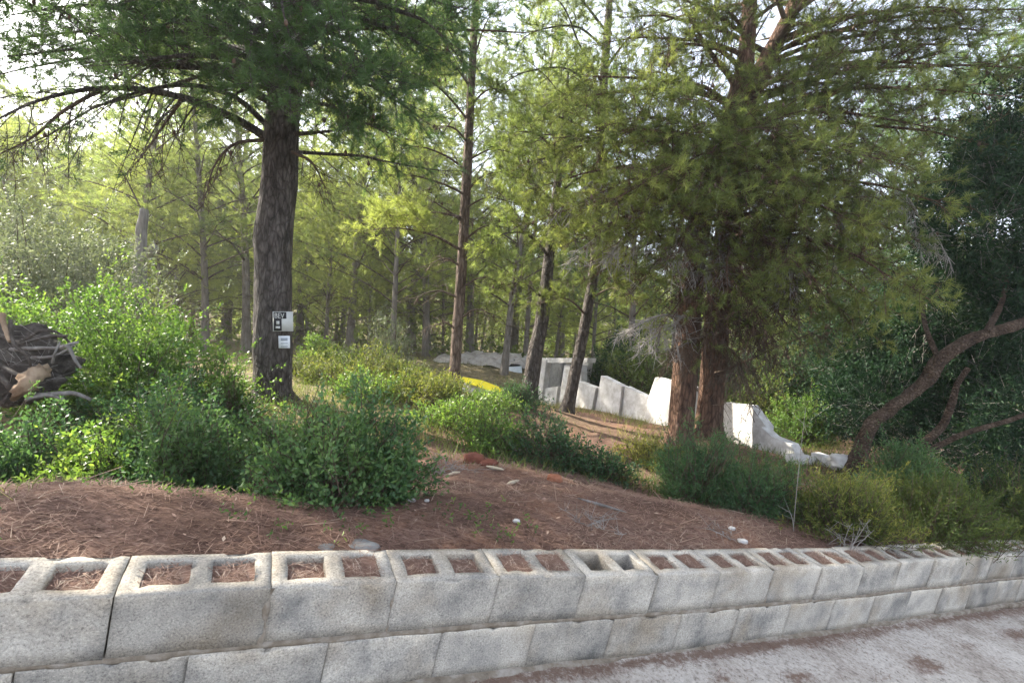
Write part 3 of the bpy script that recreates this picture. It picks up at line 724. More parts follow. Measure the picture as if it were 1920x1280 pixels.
# big pine with the plates
b0 = gbase(511, 5.7)
tp = [b0]+A_([(512, 640, 5.7), (516, 450, 5.7), (526, 280, 5.72), (540, 60, 5.75), (552, -180, 5.8)])
tp += [tp[-1]+np.array([.1, 0, 2.0]), tp[-1]+np.array([.15, .1, 4.0])]
P1 = Pine("pine_tree", "thick dark pine trunk with two small plates nailed to it", tp, [.205, .197, .190, .178, .165, .15, .10, .03], M['bark'], 3, M['needle_shade_tone'], k=64, rings=150, rough=.24)
for L_, kw in [
    ([(505, 262, 5.7), (430, 215, 5.4), (340, 178, 5.1), (220, 165, 4.9), (90, 185, 4.7), (-20, 235, 4.6)], dict(r0=.05, nsub=26, slen=1.0, fill=.22, droop=.35, up=0, tint=.35)),
    ([(505, 240, 5.7), (430, 175, 5.5), (320, 160, 5.4), (190, 200, 5.2), (60, 270, 5.1)], dict(r0=.035, nsub=22, slen=.9, fill=.25, droop=.3, up=0, tint=.35)),
    ([(505, 190, 5.7), (400, 130, 5.3), (280, 120, 5.0), (150, 95, 4.8), (20, 110, 4.7)], dict(r0=.045, nsub=24, slen=.9)),
    ([(510, 150, 5.7), (430, 110, 5.0), (330, 100, 4.6), (230, 120, 4.4)], dict(r0=.04, nsub=20, slen=.8)),
    ([(515, 120, 5.7), (420, 60, 5.4), (300, 30, 5.2), (160, 10, 5.1), (20, 30, 5.0)], dict(r0=.045, nsub=26, slen=.9)),
    ([(518, 90, 5.7), (430, 20, 5.0), (340, -10, 4.7), (240, 0, 4.5)], dict(r0=.04, nsub=20, slen=.8)),
    ([(520, 40, 5.7), (420, -40, 5.4), (280, -80, 5.2), (100, -90, 5.1)], dict(r0=.04, nsub=20, slen=.9)),
    ([(520, 160, 5.6), (535, 120, 5.1), (548, 130, 4.6), (545, 190, 4.2)], dict(r0=.035, nsub=20, slen=.55)),
    ([(522, 90, 5.6), (500, 50, 5.0), (480, 60, 4.5), (470, 120, 4.2)], dict(r0=.035, nsub=20, slen=.6)),
    ([(525, 60, 5.6), (560, 20, 5.0), (590, 40, 4.6), (610, 110, 4.4)], dict(r0=.035, nsub=18, slen=.6)),
    ([(530, 140, 5.7), (600, 110, 5.3), (680, 140, 5.0), (750, 190, 4.9)], dict(r0=.04, nsub=20, slen=.75)),
    ([(535, 80, 5.7), (620, 35, 5.4), (720, 50, 5.3), (820, 95, 5.3)], dict(r0=.045, nsub=22, slen=.8)),
    ([(530, 200, 5.7), (600, 195, 5.4), (660, 220, 5.2), (725, 250, 5.1)], dict(r0=.03, nsub=18, slen=.6)),
    ([(545, 20, 5.7), (640, -30, 5.4), (740, -20, 5.3), (860, 15, 5.3)], dict(r0=.04, nsub=20, slen=.8)),
    ([(550, 285, 5.6), (640, 290, 5.5), (730, 305, 5.4), (840, 322, 5.3)], dict(r0=.022, nsub=14, slen=.45, fill=.3, droop=.2)),
    ([(550, 252, 5.6), (610, 246, 5.4), (670, 236, 5.2)], dict(r0=.026, nsub=12, slen=.5, fill=.4)),
    ([(520, 130, 5.9), (430, 90, 6.5), (330, 110, 7.0), (230, 130, 7.3)], dict(r0=.04, nsub=18, slen=.9)),
    ([(530, 60, 5.9), (620, 60, 6.4), (720, 110, 6.9), (800, 160, 7.2)], dict(r0=.04, nsub=18, slen=.9)),
    ([(515, 170, 5.7), (450, 120, 5.6), (370, 70, 5.6), (260, 60, 5.7), (120, 60, 5.8)], dict(r0=.04, nsub=24, slen=.9)),
    ([(515, 100, 5.7), (440, 70, 5.3), (380, 30, 4.9), (330, 40, 4.5)], dict(r0=.04, nsub=22, slen=.7)),
    ([(520, 60, 5.7), (400, -20, 5.0), (220, -50, 4.6), (60, -30, 4.4), (-60, 30, 4.4)], dict(r0=.04, nsub=26, slen=.9)),
    ([(530, 100, 5.7), (590, 70, 5.0), (650, 90, 4.6), (690, 140, 4.4)], dict(r0=.04, nsub=22, slen=.6)),
    ([(530, 180, 5.7), (580, 150, 5.2), (620, 170, 4.9), (640, 210, 4.7)], dict(r0=.03, nsub=20, slen=.55)),
    ([(525, 190, 5.6), (490, 160, 5.1), (450, 170, 4.8), (420, 200, 4.7)], dict(r0=.03, nsub=20, slen=.55)),
    ([(540, 40, 5.7), (660, 0, 5.2), (780, 30, 4.9), (840, 80, 4.9)], dict(r0=.04, nsub=22, slen=.7)),
    ([(520, 20, 5.6), (520, -40, 5.0), (525, -20, 4.4), (530, 40, 4.0)], dict(r0=.04, nsub=20, slen=.6)),
    ([(535, 130, 5.8), (620, 130, 6.2), (710, 170, 6.5), (800, 230, 6.6)], dict(r0=.04, nsub=22, slen=.8)),
    ([(540, 60, 5.8), (640, 20, 6.2), (760, 20, 6.6), (880, 60, 6.8)], dict(r0=.04, nsub=24, slen=.9)),
    ([(540, 30, 5.7), (640, -10, 5.8), (740, 60, 5.9), (800, 130, 6.0)], dict(r0=.04, nsub=22, slen=.8)),
    ([(520, 140, 5.8), (420, 130, 6.2), (300, 170, 6.6), (150, 200, 6.8)], dict(r0=.04, nsub=24, slen=.9, fill=.7)),
    ([(520, 80, 5.8), (400, 60, 6.3), (250, 60, 6.6), (60, 100, 6.7)], dict(r0=.04, nsub=26, slen=1.0)),
    ([(520, 40, 5.8), (400, -10, 6.0), (220, -20, 6.2), (20, -10, 6.0)], dict(r0=.04, nsub=26, slen=1.0)),
    ([(515, 130, 5.8), (350, 70, 6.0), (160, 60, 6.2), (-60, 80, 6.2)], dict(r0=.04, nsub=30, slen=1.0, fill=.9, start=.45)),
    ([(515, 150, 5.8), (350, 120, 5.9), (160, 110, 6.0), (-40, 150, 6.0)], dict(r0=.04, nsub=28, slen=.9, fill=.8, start=.45)),
]: P1.limb(A_(L_), **{**dict(fill=.95), **kw})
P1.bare(A_([(498, 262, 5.6), (440, 268, 5.4), (400, 312, 5.3), (383, 372, 5.3)]), .022, 14, .35, mat='twig_brown')
P1.bare(A_([(548, 285, 5.6), (585, 305, 5.5), (612, 355, 5.5)]), .012, 10, .35, mat='twig_brown')
P1.bare(A_([(340, 185, 5.1), (320, 215, 5.1), (285, 265, 5.1), (255, 305, 5.1)]), .02, 14, .45, mat='twig_brown')
P1.bare(A_([(190, 170, 4.9), (120, 210, 4.9), (60, 260, 4.9), (0, 290, 4.9)]), .016, 14, .45, mat='twig_brown')
P1.bare(A_([(560, 60, 5.5), (520, 90, 5.1), (480, 40, 4.9)]), .012, 14, .5, mat='twig')
P1.auto(4.3, 6.4, 16, 3.6, .045, 1.4, 12, 1.0, 7, rise=.02, tint=.45)
P1.auto(6.0, 9.6, 22, 3.2, .045, .4, 9, 1.0, 6)
P1.done()

# slender pine in the middle
b0 = gbase(850, 7.5)
tp = [b0]+A_([(856, 640, 7.5), (867, 480, 7.5), (877, 300, 7.5), (884, 150, 7.5), (896, -30, 7.5)]); tp += [tp[-1]+np.array([.1, 0, 1.6])]
P2 = Pine("pine_tree", "slender straight pine beside the yellow plank, short dead twigs up its trunk", tp, [.088, .080, .074, .068, .058, .045, .012], M['bark_brown'], 5, M['needle_sun_tone'], k=22, rings=80)
for L_, kw in [
    ([(868, 470, 7.5), (810, 440, 7.1), (750, 430, 6.9), (695, 432, 6.8)], dict(r0=.022, nsub=18, slen=.5, tint=.85)),
    ([(872, 410, 7.5), (820, 398, 7.2), (770, 405, 7.0), (700, 410, 6.9)], dict(r0=.022, nsub=16, slen=.5, tint=.85)),
    ([(874, 365, 7.5), (830, 345, 7.2), (780, 330, 7.0), (730, 330, 6.8)], dict(r0=.02, nsub=12, slen=.5, tint=.6, fill=.7)),
    ([(876, 320, 7.5), (830, 290, 7.4), (780, 275, 7.3), (730, 290, 7.2)], dict(r0=.02, nsub=12, slen=.5, tint=.6, fill=.6)),
    ([(880, 230, 7.5), (840, 180, 7.4), (800, 150, 7.3), (760, 150, 7.2)], dict(r0=.02, nsub=14, slen=.6, tint=.5)),
    ([(884, 165, 7.5), (850, 120, 7.4), (815, 100, 7.3)], dict(r0=.018, nsub=12, slen=.5, tint=.5)),
    ([(882, 200, 7.5), (915, 170, 7.3), (950, 170, 7.2)], dict(r0=.018, nsub=9, slen=.4, tint=.4, fill=.7)),
    ([(886, 120, 7.5), (905, 60, 7.4), (930, 10, 7.3)], dict(r0=.016, nsub=10, slen=.4, tint=.5)),
    ([(888, 100, 7.5), (860, 40, 7.3), (820, 0, 7.2)], dict(r0=.018, nsub=14, slen=.6, tint=.5)),
    ([(874, 390, 7.5), (915, 370, 7.3), (960, 380, 7.2)], dict(r0=.016, nsub=10, slen=.45, tint=.7)),
    ([(876, 300, 7.5), (920, 280, 7.3), (970, 290, 7.2)], dict(r0=.016, nsub=10, slen=.45, tint=.5)),
]: P2.limb(A_(L_), **kw)
for a, b, c in [((866, 500), (835, 485), (795, 500)), ((862, 560), (820, 545), (770, 560)), ((868, 455), (900, 430), (930, 420)), ((860, 600), (890, 580), (925, 590)),
                ((872, 420), (840, 395), (800, 370)), ((864, 540), (900, 520), (940, 530)), ((858, 620), (835, 605), (812, 612)), ((878, 270), (850, 240), (812, 236)), ((874, 360), (905, 330), (940, 322))]:
    P2.bare(A_([(*a, 7.5), (*b, 7.35), (*c, 7.25)]), .008, 8, .3, 4, .15, 'twig_brown')
P2.auto(P2.pts[-1][2]-2.0, P2.pts[-1][2], 12, .9, .02, .3, 7, .5, 6)
P2.done()

# leaning pine by the white hut wall, and the thinner one right of it
b0 = gbase(990, 7.6)
tp = [b0]+A_([(1003, 670, 7.6), (1017, 590, 7.6), (1030, 480, 7.65), (1042, 370, 7.7), (1054, 260, 7.75), (1066, 130, 7.8)])
P3_ = Pine("pine_tree", "grey leaning pine with a mossy trunk left of the white stepped wall", tp, [.128, .112, .10, .08, .06, .045, .015], M['bark'], 6, M['needle_sun_tone'], k=24, rings=70)
for L_, kw in [
    ([(1020, 560, 7.6), (980, 530, 7.3), (935, 540, 7.1)], dict(r0=.02, nsub=14, slen=.5, fill=.6)),
    ([(1028, 480, 7.6), (985, 440, 7.3), (940, 440, 7.1), (905, 470, 7)], dict(r0=.025, nsub=18, slen=.6)),
    ([(1032, 450, 7.6), (1080, 430, 7.3), (1130, 460, 7.1)], dict(r0=.025, nsub=18, slen=.6)),
    ([(1040, 380, 7.6), (995, 340, 7.3), (940, 330, 7.1)], dict(r0=.022, nsub=18, slen=.6, tint=.6)),
    ([(1042, 370, 7.6), (1095, 330, 7.3), (1140, 350, 7.1)], dict(r0=.022, nsub=16, slen=.6)),
    ([(1050, 290, 7.7), (1005, 250, 7.4), (955, 250, 7.2)], dict(r0=.02, nsub=14, slen=.6)),
    ([(1054, 260, 7.7), (1100, 220, 7.4), (1140, 220, 7.2)], dict(r0=.02, nsub=14, slen=.5)),
    ([(1036, 420, 7.6), (1040, 400, 7.1), (1030, 430, 6.7)], dict(r0=.02, nsub=16, slen=.5)),
]: P3_.limb(A_(L_), **kw)
P3_.auto(P3_.pts[-1][2]-1.2, P3_.pts[-1][2], 9, .8, .02, .3, 7, .5, 6); P3_.done()

b0 = gbase(1062, 8.0)
tp = [b0]+A_([(1080, 690, 8), (1097, 605, 8), (1110, 530, 8), (1122, 390, 8), (1128, 220, 8), (1140, 40, 8), (1152, -120, 8)])
P4 = Pine("pine_tree", "thin dark pine leaning in front of the white stepped wall", tp, [.10, .09, .085, .08, .075, .07, .06, .015], M['bark'], 8, M['needle_olive'], k=22, rings=70)
for L_, kw in [
    ([(1100, 590, 8), (1060, 560, 7.6), (1010, 570, 7.4)], dict(r0=.02, nsub=14, slen=.55, fill=.8)),
    ([(1105, 560, 8), (1150, 540, 7.7), (1195, 570, 7.5)], dict(r0=.02, nsub=14, slen=.55, fill=.5)),
    ([(1116, 460, 8), (1075, 430, 7.6), (1030, 450, 7.3)], dict(r0=.022, nsub=16, slen=.6, tint=.65)),
    ([(1118, 440, 8), (1160, 410, 7.7), (1210, 430, 7.4)], dict(r0=.022, nsub=14, slen=.6)),
    ([(1124, 340, 8), (1075, 300, 7.6), (1030, 310, 7.3)], dict(r0=.022, nsub=16, slen=.6, tint=.65)),
    ([(1126, 300, 8), (1170, 260, 7.7), (1215, 280, 7.4)], dict(r0=.022, nsub=14, slen=.6)),
    ([(1128, 220, 8), (1080, 180, 7.6), (1040, 190, 7.4)], dict(r0=.022, nsub=14, slen=.6)),
    ([(1132, 160, 8), (1090, 90, 7.8), (1060, 20, 7.6), (1020, -20, 7.5)], dict(r0=.022, nsub=14, slen=.6, tint=.4)),
    ([(1134, 130, 8), (1180, 70, 7.8), (1220, 40, 7.6)], dict(r0=.022, nsub=12, slen=.5, tint=.4)),
    ([(1136, 90, 8), (1080, 50, 7.9), (1000, 60, 7.9), (960, 90, 7.9)], dict(r0=.022, nsub=14, slen=.5, tint=.3, fill=.7)),
    ([(1130, 180, 8), (1060, 130, 7.7), (980, 140, 7.5), (920, 180, 7.4)], dict(r0=.022, nsub=16, slen=.6, tint=.35, fill=.75)),
    ([(1138, 60, 8), (1060, -20, 7.6), (960, -30, 7.4), (900, 10, 7.3)], dict(r0=.022, nsub=16, slen=.6, tint=.3, fill=.8)),
    ([(1126, 260, 8), (1050, 220, 7.7), (960, 230, 7.6)], dict(r0=.022, nsub=16, slen=.6, tint=.45, fill=.8)),
]: P4.limb(A_(L_), **kw)
P4.done()

# the two big red-barked trunks and their wide drooping crown
b0 = gbase(1272, 6.4)
tp = [b0]+A_([(1283, 730, 6.4), (1290, 620, 6.4), (1300, 500, 6.4), (1325, 370, 6.45), (1352, 270, 6.5), (1385, 170, 6.5), (1400, 90, 6.5), (1412, -60, 6.5)]); tp += [tp[-1]+np.array([.2, 0, 1.8])]
P5 = Pine("pine_tree", "straight reddish pine trunk, nearer and left one of the close pair by the wall", tp, [.155, .15, .145, .135, .125, .12, .11, .10, .08, .02], M['bark_red'], 9, M['needle_olive'], k=32, rings=100)
for px, py, d, dz, kw in [
    (1010, 300, 5.9, .45, {}), (1065, 390, 5.6, .5, dict(tint=.6)), (1120, 260, 5.4, .3, {}), (1185, 340, 5.2, .35, dict(tint=.6)), (1150, 460, 5.6, .5, dict(tint=.6)),
    (1235, 420, 5.2, .45, dict(tint=.6)), (1060, 190, 6.1, .2, {}), (1200, 160, 5.7, .1, dict(tint=.6)), (1265, 260, 5.2, .2, {}), (1000, 420, 6.4, .4, dict(tint=.6)),
    (1250, 90, 6.0, 0, {}), (1310, 350, 5.0, .4, {}), (1090, 450, 5.2, .6, dict(tint=.65)), (1140, 380, 5.0, .5, dict(tint=.65)), (1050, 260, 5.3, .4, {}), (1170, 230, 5.2, .3, {}), (1230, 330, 4.8, .4, dict(tint=.6)), (1300, 190, 5.3, .1, {}), (1020, 350, 5.6, .5, dict(tint=.65)), (1270, 470, 5.2, .5, dict(fill=.35)), (1100, 150, 5.7, .1, {}), (1200, 530, 5.8, .6, dict(fill=.3)), (1130, 80, 6.3, 0, dict(tint=.4)), (1110, 520, 6.0, .5, dict(fill=.6)), (1340, 20, 6, -.2, dict(tint=.3))]:
    e = at(px, py, d); p, tr = P5.foot(e[2]+dz)
    m1 = p+(e-p)*.35+UP*(.16); m2 = p+(e-p)*.72+UP*.13
    k2 = dict(r0=.032, nsub=23, slen=.62, start=.16, ntw=9, droop=.18, tint=.5, fill=.62); k2.update(kw); P5.limb([p, m1, m2, e], **k2)
for l in [[(1320, 300), (1230, 300), (1130, 330), (1060, 380)], [(1330, 330), (1270, 330), (1200, 400), (1150, 470)], [(1310, 420), (1230, 400), (1150, 420), (1090, 470)], [(1340, 380), (1300, 380), (1270, 430), (1260, 500)], [(1330, 380), (1270, 380), (1200, 365), (1160, 390)], [(1320, 420), (1280, 430), (1245, 470)], [(1310, 470), (1250, 450), (1190, 440), (1150, 480)], [(1300, 600), (1240, 590), (1180, 620)],
          [(1295, 580), (1260, 610), (1215, 640)], [(1340, 350), (1300, 345), (1240, 350)], [(1330, 400), (1345, 430), (1350, 500)]]:
    P5.bare(A_([(x, y, 6.3-.25*i) for i, (x, y) in enumerate(l)]), .012, 20, .45, 8, .5, 'twig')
P5.auto(P5.pts[-1][2]-3.0, P5.pts[-1][2], 14, 2.4, .03, .9, 11, .9, 7, fill=.8, tint=.35)
P5.done()

b0 = gbase(1326, 6.75)
tp = [b0]+A_([(1336, 720, 6.75), (1345, 600, 6.75), (1360, 450, 6.75), (1378, 320, 6.75), (1398, 200, 6.75), (1440, 110, 6.75), (1485, 20, 6.75), (1520, -80, 6.75)]); tp += [tp[-1]+np.array([.5, .2, 1.6])]
P6 = Pine("pine_tree", "forked pine behind the red trunk, its bark hung with dead brown twigs", tp, [.17, .16, .155, .15, .15, .155, .11, .09, .07, .02], M['bark_red'], 10, M['needle_olive'], k=32, rings=100)
P6.limb(A_([(1396, 200, 6.75), (1365, 140, 6.7), (1330, 95, 6.6), (1285, 20, 6.5)]), r0=.06, nsub=18, slen=.7, tint=.35)
P6.limb(A_([(1400, 180, 6.75), (1408, 90, 6.6), (1405, 0, 6.5), (1395, -90, 6.4)]), r0=.07, nsub=16, slen=.7, tint=.35)
P6.limb(A_([(1390, 250, 6.75), (1480, 205, 6.6), (1570, 170, 6.4), (1660, 125, 6.3), (1760, 100, 6.2)]), r0=.055, nsub=20, slen=.7, start=.5, tint=.45)
for px, py, d, dz, kw in [
    (1400, 330, 5.5, .35, dict(tint=.6)), (1480, 400, 5.3, .45, dict(tint=.6)), (1550, 330, 5.4, .35, {}), (1625, 380, 5.3, .45, dict(tint=.6)), (1700, 300, 5.3, .3, dict(tint=.6)),
    (1500, 250, 5.7, .2, {}), (1610, 220, 5.8, .2, {}), (1750, 240, 5.6, .3, dict(tint=.6)), (1690, 440, 5.2, .55, {}), (1730, 540, 5.1, .7, dict(tint=.7)), (1630, 560, 5.2, .7, dict(tint=.7)),
    (1560, 460, 5.3, .5, {}), (1450, 480, 5.4, .5, dict(tint=.6, fill=.4)), (1385, 430, 5.5, .5, dict(fill=.4)), (1820, 130, 5.8, .1, dict(tint=.4)), (1660, 70, 6.1, 0, dict(tint=.35)), (1540, 60, 6.3, 0, dict(tint=.3)),
    (1480, 330, 5.0, .4, {}), (1425, 610, 5.6, .6, dict(fill=.16, droop=.4)), (1305, 560, 5.6, .6, dict(fill=.16, droop=.4)), (1365, 530, 5.2, .6, dict(fill=.16, droop=.4)), (1490, 630, 5.5, .6, dict(fill=.16, droop=.4)), (1255, 590, 5.9, .5, dict(fill=.16, droop=.4)), (1340, 640, 5.9, .5, dict(fill=.16, droop=.4)), (1600, 600, 5.6, .7, dict(fill=.6, droop=.3)), (1560, 270, 5.0, .3, dict(tint=.6)), (1650, 300, 4.9, .4, {}), (1440, 250, 5.2, .2, dict(tint=.6)), (1590, 410, 4.9, .5, dict(tint=.65)), (1680, 520, 4.8, .7, dict(tint=.7)), (1520, 520, 5.0, .6, dict(fill=.4)), (1400, 390, 5.0, .4, dict(tint=.6, fill=.4)), (1760, 380, 5.0, .5, {}), (1580, 130, 5.8, .0, dict(tint=.4)), (1720, 170, 5.6, .2, {}), (1460, 150, 5.8, 0, dict(tint=.4)), (1340, 280, 5.4, .2, {}), (1850, 270, 5.6, .4, dict(tint=.4)), (1760, 30, 6.0, 0, dict(tint=.35)), (1440, 560, 5.8, .6, dict(fill=.22)), (1530, 590, 5.6, .7, dict(fill=.4)), (1880, 60, 5.8, 0, dict(tint=.4)), (1940, 20, 5.6, 0, dict(tint=.35)), (1960, 130, 5.5, .1, dict(tint=.35)), (1820, 20, 5.8, 0, dict(tint=.35)), (1880, 180, 5.5, .2, dict(tint=.4))]:
    e = at(px, py, d); p, tr = P6.foot(e[2]+dz)
    m1 = p+(e-p)*.35+UP*(.18); m2 = p+(e-p)*.72+UP*.15
    k2 = dict(r0=.032, nsub=23, slen=.66, start=.16, ntw=9, droop=.18, tint=.5, fill=.62); k2.update(kw); P6.limb([p, m1, m2, e], **k2)
for l in [[(1390, 300), (1480, 320), (1560, 370), (1620, 440)], [(1390, 260), (1500, 270), (1640, 330), (1740, 420)], [(1380, 350), (1430, 390), (1470, 450), (1480, 530)], [(1385, 300), (1540, 290), (1680, 350), (1760, 460)], [(1360, 480), (1410, 470), (1460, 500), (1490, 560)], [(1355, 540), (1400, 560), (1440, 620)], [(1350, 600), (1390, 600), (1430, 650)], [(1345, 650), (1375, 660), (1395, 720)], [(1370, 420), (1450, 440), (1540, 460)],
          [(1365, 560), (1340, 560), (1325, 620)], [(1370, 440), (1330, 450), (1310, 510)], [(1340, 700), (1440, 660), (1560, 610)], [(1375, 380), (1500, 370), (1600, 350), (1650, 400)], [(1350, 620), (1300, 640), (1270, 650)]]:
    P6.bare(A_([(x, y, 6.5-.28*i) for i, (x, y) in enumerate(l)]), .012, 26, .48, 10, .75, 'twig_brown' if l[0][1] > 470 else 'twig')
P6.auto(P6.pts[-1][2]-3.2, P6.pts[-1][2], 22, 3.0, .04, .3, 12, .95, 7, fill=.8, tint=.3); P6.done()
#@@PART3
# ------------------------------------------------------------------ thin haze in the air under the trees
hm = bpy.data.materials.new("haze"); hm.use_nodes = True; hn = hm.node_tree.nodes; hn.clear()
ho_ = hn.new("ShaderNodeOutputMaterial"); hv = hn.new("ShaderNodeVolumePrincipled"); hv.inputs["Color"].default_value = (.95, .97, .98, 1); hv.inputs["Density"].default_value = HAZE; hv.inputs["Anisotropy"].default_value = .3
hm.node_tree.links.new(hv.outputs[0], ho_.inputs["Volume"])
bmh = bmesh.new(); bmesh.ops.create_cube(bmh, size=1.0); meh = bpy.data.meshes.new("haze"); bmh.to_mesh(meh); bmh.free(); meh.materials.append(hm)
hz_ = link("haze", meh, kind='stuff')
_lo = min(Zg.min(), ROAD_LO)-1.0; _hi = max(20.0, Zg.max()+1.0)
_bx = np.concatenate([XYf, WO[:2]+np.array([[-45, 0], [65, 0]])@np.stack([Sxy, Uxy])], 0); _a, _b = _bx.min(0)-25, _bx.max(0)+25; _a[1] = min(_a[1], -45)
hz_.scale = (_b[0]-_a[0], _b[1]-_a[1], _hi-_lo); hz_.location = ((_a[0]+_b[0])/2, (_a[1]+_b[1])/2, (_hi+_lo)/2)
print("HAZEBOX", _lo, _hi, _a, _b, Zg.min(), Zg.max())
# ------------------------------------------------------------------ the wood behind: variants of pines, copied and each placed on its own
def wood_pine(seed, h, r0, cb, spread, nmat, lean=.3, L=.15, w=.0105, nl=44, tint=.5, nsub=8, ntw=6, fill=1.0, bark='bark_wood', dead=8):
    r = np.random.default_rng(seed)
    x, y = r.normal(0, lean, 2)
    tp = [np.zeros(3), np.array([x*.15, y*.15, h*.3]), np.array([x*.5, y*.5, h*.62]), np.array([x, y, h])]
    P = Pine("pine_tree", "", tp, [r0*.8, r0*.7, r0*.5, .02], M[bark], seed, M[nmat], L=L, w=w, n=6, step=.045, k=12, rings=26, rough=.1)
    P.auto(h*cb, h*.99, nl, spread, r0*.24, r.uniform(0, 6), nsub, spread*.36, ntw, fill, .30, tint, 1.4)
    # dead lower twigs
    for k in range(dead):
        z = h*cb*r.uniform(.35, 1); p, tr = P.foot(z); a = r.uniform(0, 6.283); d = np.array([math.cos(a), math.sin(a), r.uniform(-.2, .25)])
        l = spread*r.uniform(.3, .7); P.limb([p, p+d*l*.5+UP*.08, p+d*l], .014, .2, 6, .35, 0, 3, .2, sep=False)
    t = P.done(); return t
PV = [wood_pine(101, 8.6, .13, .20, 2.5, 'needle_sun_tone', .5, tint=.60), wood_pine(102, 7.0, .10, .14, 2.3, 'needle_sun_tone', .6, tint=.75),
      wood_pine(103, 9.8, .15, .28, 2.5, 'needle_sun_tone', .5, tint=.5), wood_pine(104, 6.0, .085, .10, 2.1, 'needle_sun_tone', .4, tint=.85),
      wood_pine(105, 8.0, .12, .22, 2.8, 'needle_sun_tone', .8, tint=.65), wood_pine(106, 9.2, .14, .22, 2.5, 'needle_shade_tone', .5, tint=.6)]
WOODG = "pines of the wood behind"
anon = "farther pine of the hazy wood behind the clearing"
used = set()
PV.append(wood_pine(107, 12.5, .2, .36, 3.1, 'needle_shade_tone', .5, tint=.5, L=.2, w=.016, nl=36, dead=0))
def put_pine(v, px, d, rz, sc, label, group=WOODG):
    loc = on_ground(px, d, -.06)
    if v in used:
        c = copy_tree(PV[v], loc, rz, sc, label); c['group'] = group; return c
    used.add(v); o = PV[v]; o.location = Vector([float(q) for q in loc]); o.rotation_euler = (0, 0, rz); o.scale = (sc,)*3; o['label'] = label; o['group'] = group
    return o
WOOD = [  # variant, column, depth, turn, scale, label
    (0, 385, 15.5, .3, 1.0, "short pine with a dark trunk just left of the plated pine's trunk"),
    (2, 246, 14.5, 1.1, .9, "thin pale pine close behind the dead snag"),
    (1, 60, 16.0, 2.0, .9, "yellow green pine rising behind the grey olive bush"),
    (4, 735, 14.0, .2, .85, "spreading pine with a low forked trunk between the plated and the slender pine"),
    (3, 610, 17.0, .7, 1.0, "low bright pine seen just right of the plated trunk"),
    (0, 945, 14.5, 2.5, .9, "upright pine standing before the pale debris heap"),
    (4, 984, 17.5, 3.3, .95, "thin pine partly hidden behind the grey leaning pine"),
    (5, 1180, 13.5, 1.9, .85, "dark green pine standing behind the gap in the stepped wall"),
    (2, 462, 16.0, 4.0, 1.0, "pale trunked pine just left of the plated trunk"), (1, 170, 20.0, 5.0, 1.05, "pine rising above the grey olive bush, left of the snag"), (1, 320, 19.0, .4, 1.0, "pine between the snag and the short dark trunked pine"), (1, 20, 17.0, 1.6, .9, "bright pine at the left edge behind the olive bush"), (4, 120, 20.0, 2.2, 1.1, anon),
    (0, 230, 23.0, 3.0, 1.1, anon), (4, 420, 24.0, 5.6, 1.0, anon), (3, 540, 22.0, 2.0, 1.3, anon), (2, 640, 26.0, .9, 1.0, anon), (4, 660, 27.0, 1.8, 1.0, anon),
    (1, 800, 19.0, 1.2, 1.05, "pine just left of the slender pine, beyond the scrub"), (0, 860, 25.0, .5, .85, anon), (4, 1040, 22.0, 4.4, .8, anon), (1, 1110, 18.0, .1, .9, "pine behind the thin dark leaning trunk"), (5, 1260, 18.0, .8, .85, "dark pine just left of the red trunk, behind the stepped wall"),
    (4, 1340, 14.0, 3.7, .75, "small pine behind the gap between the twin red trunks"), (1, 1430, 16.0, 2.8, .85, "low bright pine just right of the forked pine"), (5, 1540, 13.0, 4.9, .78, "dark low pine midway between the forked pine and the bent trunk"), (2, 1620, 17.0, 1.0, .85, "pine rising behind the bent trunk's foot"), (5, 1720, 12.0, 2.1, .85, "dark pine behind the evergreen tree's crown"), (1, 1500, 22.0, 5.2, .95, anon),
    (0, 920, 32.0, 1.0, 1.0, anon), (2, 770, 30.0, 2.6, 1.05, anon), (5, 1830, 14.0, .6, 1.0, "dark pine far right behind the evergreen tree"), (4, -60, 21.0, 3.1, 1.0, anon), (0, 880, 21.0, 4.1, 1.5, anon), (2, 960, 24.0, .5, 1.6, anon), (4, 800, 18.0, 1.9, 1.35, anon), (2, 1050, 26.0, 2.7, 1.5, anon), (0, 655, 17.5, 1.1, 1.25, "tall pine rising behind the low bright pine"), (2, 770, 23.0, 2.6, 1.45, anon), (5, 560, 24.0, .6, 1.5, anon), (0, 420, 26.0, 3.3, 1.7, anon), (2, 230, 27.0, 1.3, 1.7, anon), (3, 300, 15.5, 2.9, .9, "small bright pine right of the dead snag"), (3, 30, 24.0, .2, 1.5, anon),
    (0, 1680, 24.0, 3.9, 1.0, anon), (5, 360, 29.0, 1.3, 1.1, anon), (0, 560, 33.0, 2.3, 1.1, anon)]
YR = random.Random(4)
for px, d, sc in [(330, 23, 1.2), (430, 25, 1.3), (575, 23, 1.1), (690, 18.5, .8), (760, 24, 1.1), (830, 22, .9), (890, 27, 1.0), (1010, 24, .9), (1075, 28, 1.0), (1150, 23, .8), (200, 25, 1.3), (110, 24, 1.3),
                  (630, 29, 1.3), (480, 27, 1.3), (380, 24, 1.2), (1230, 22, .8), (1390, 20, .8), (1470, 19, .75), (1600, 21, .9)]:
    WOOD.append((3, px, d, YR.uniform(0, 6.28), sc, "young bushy pine filling the wood behind the clearing", "young pines in the wood behind"))
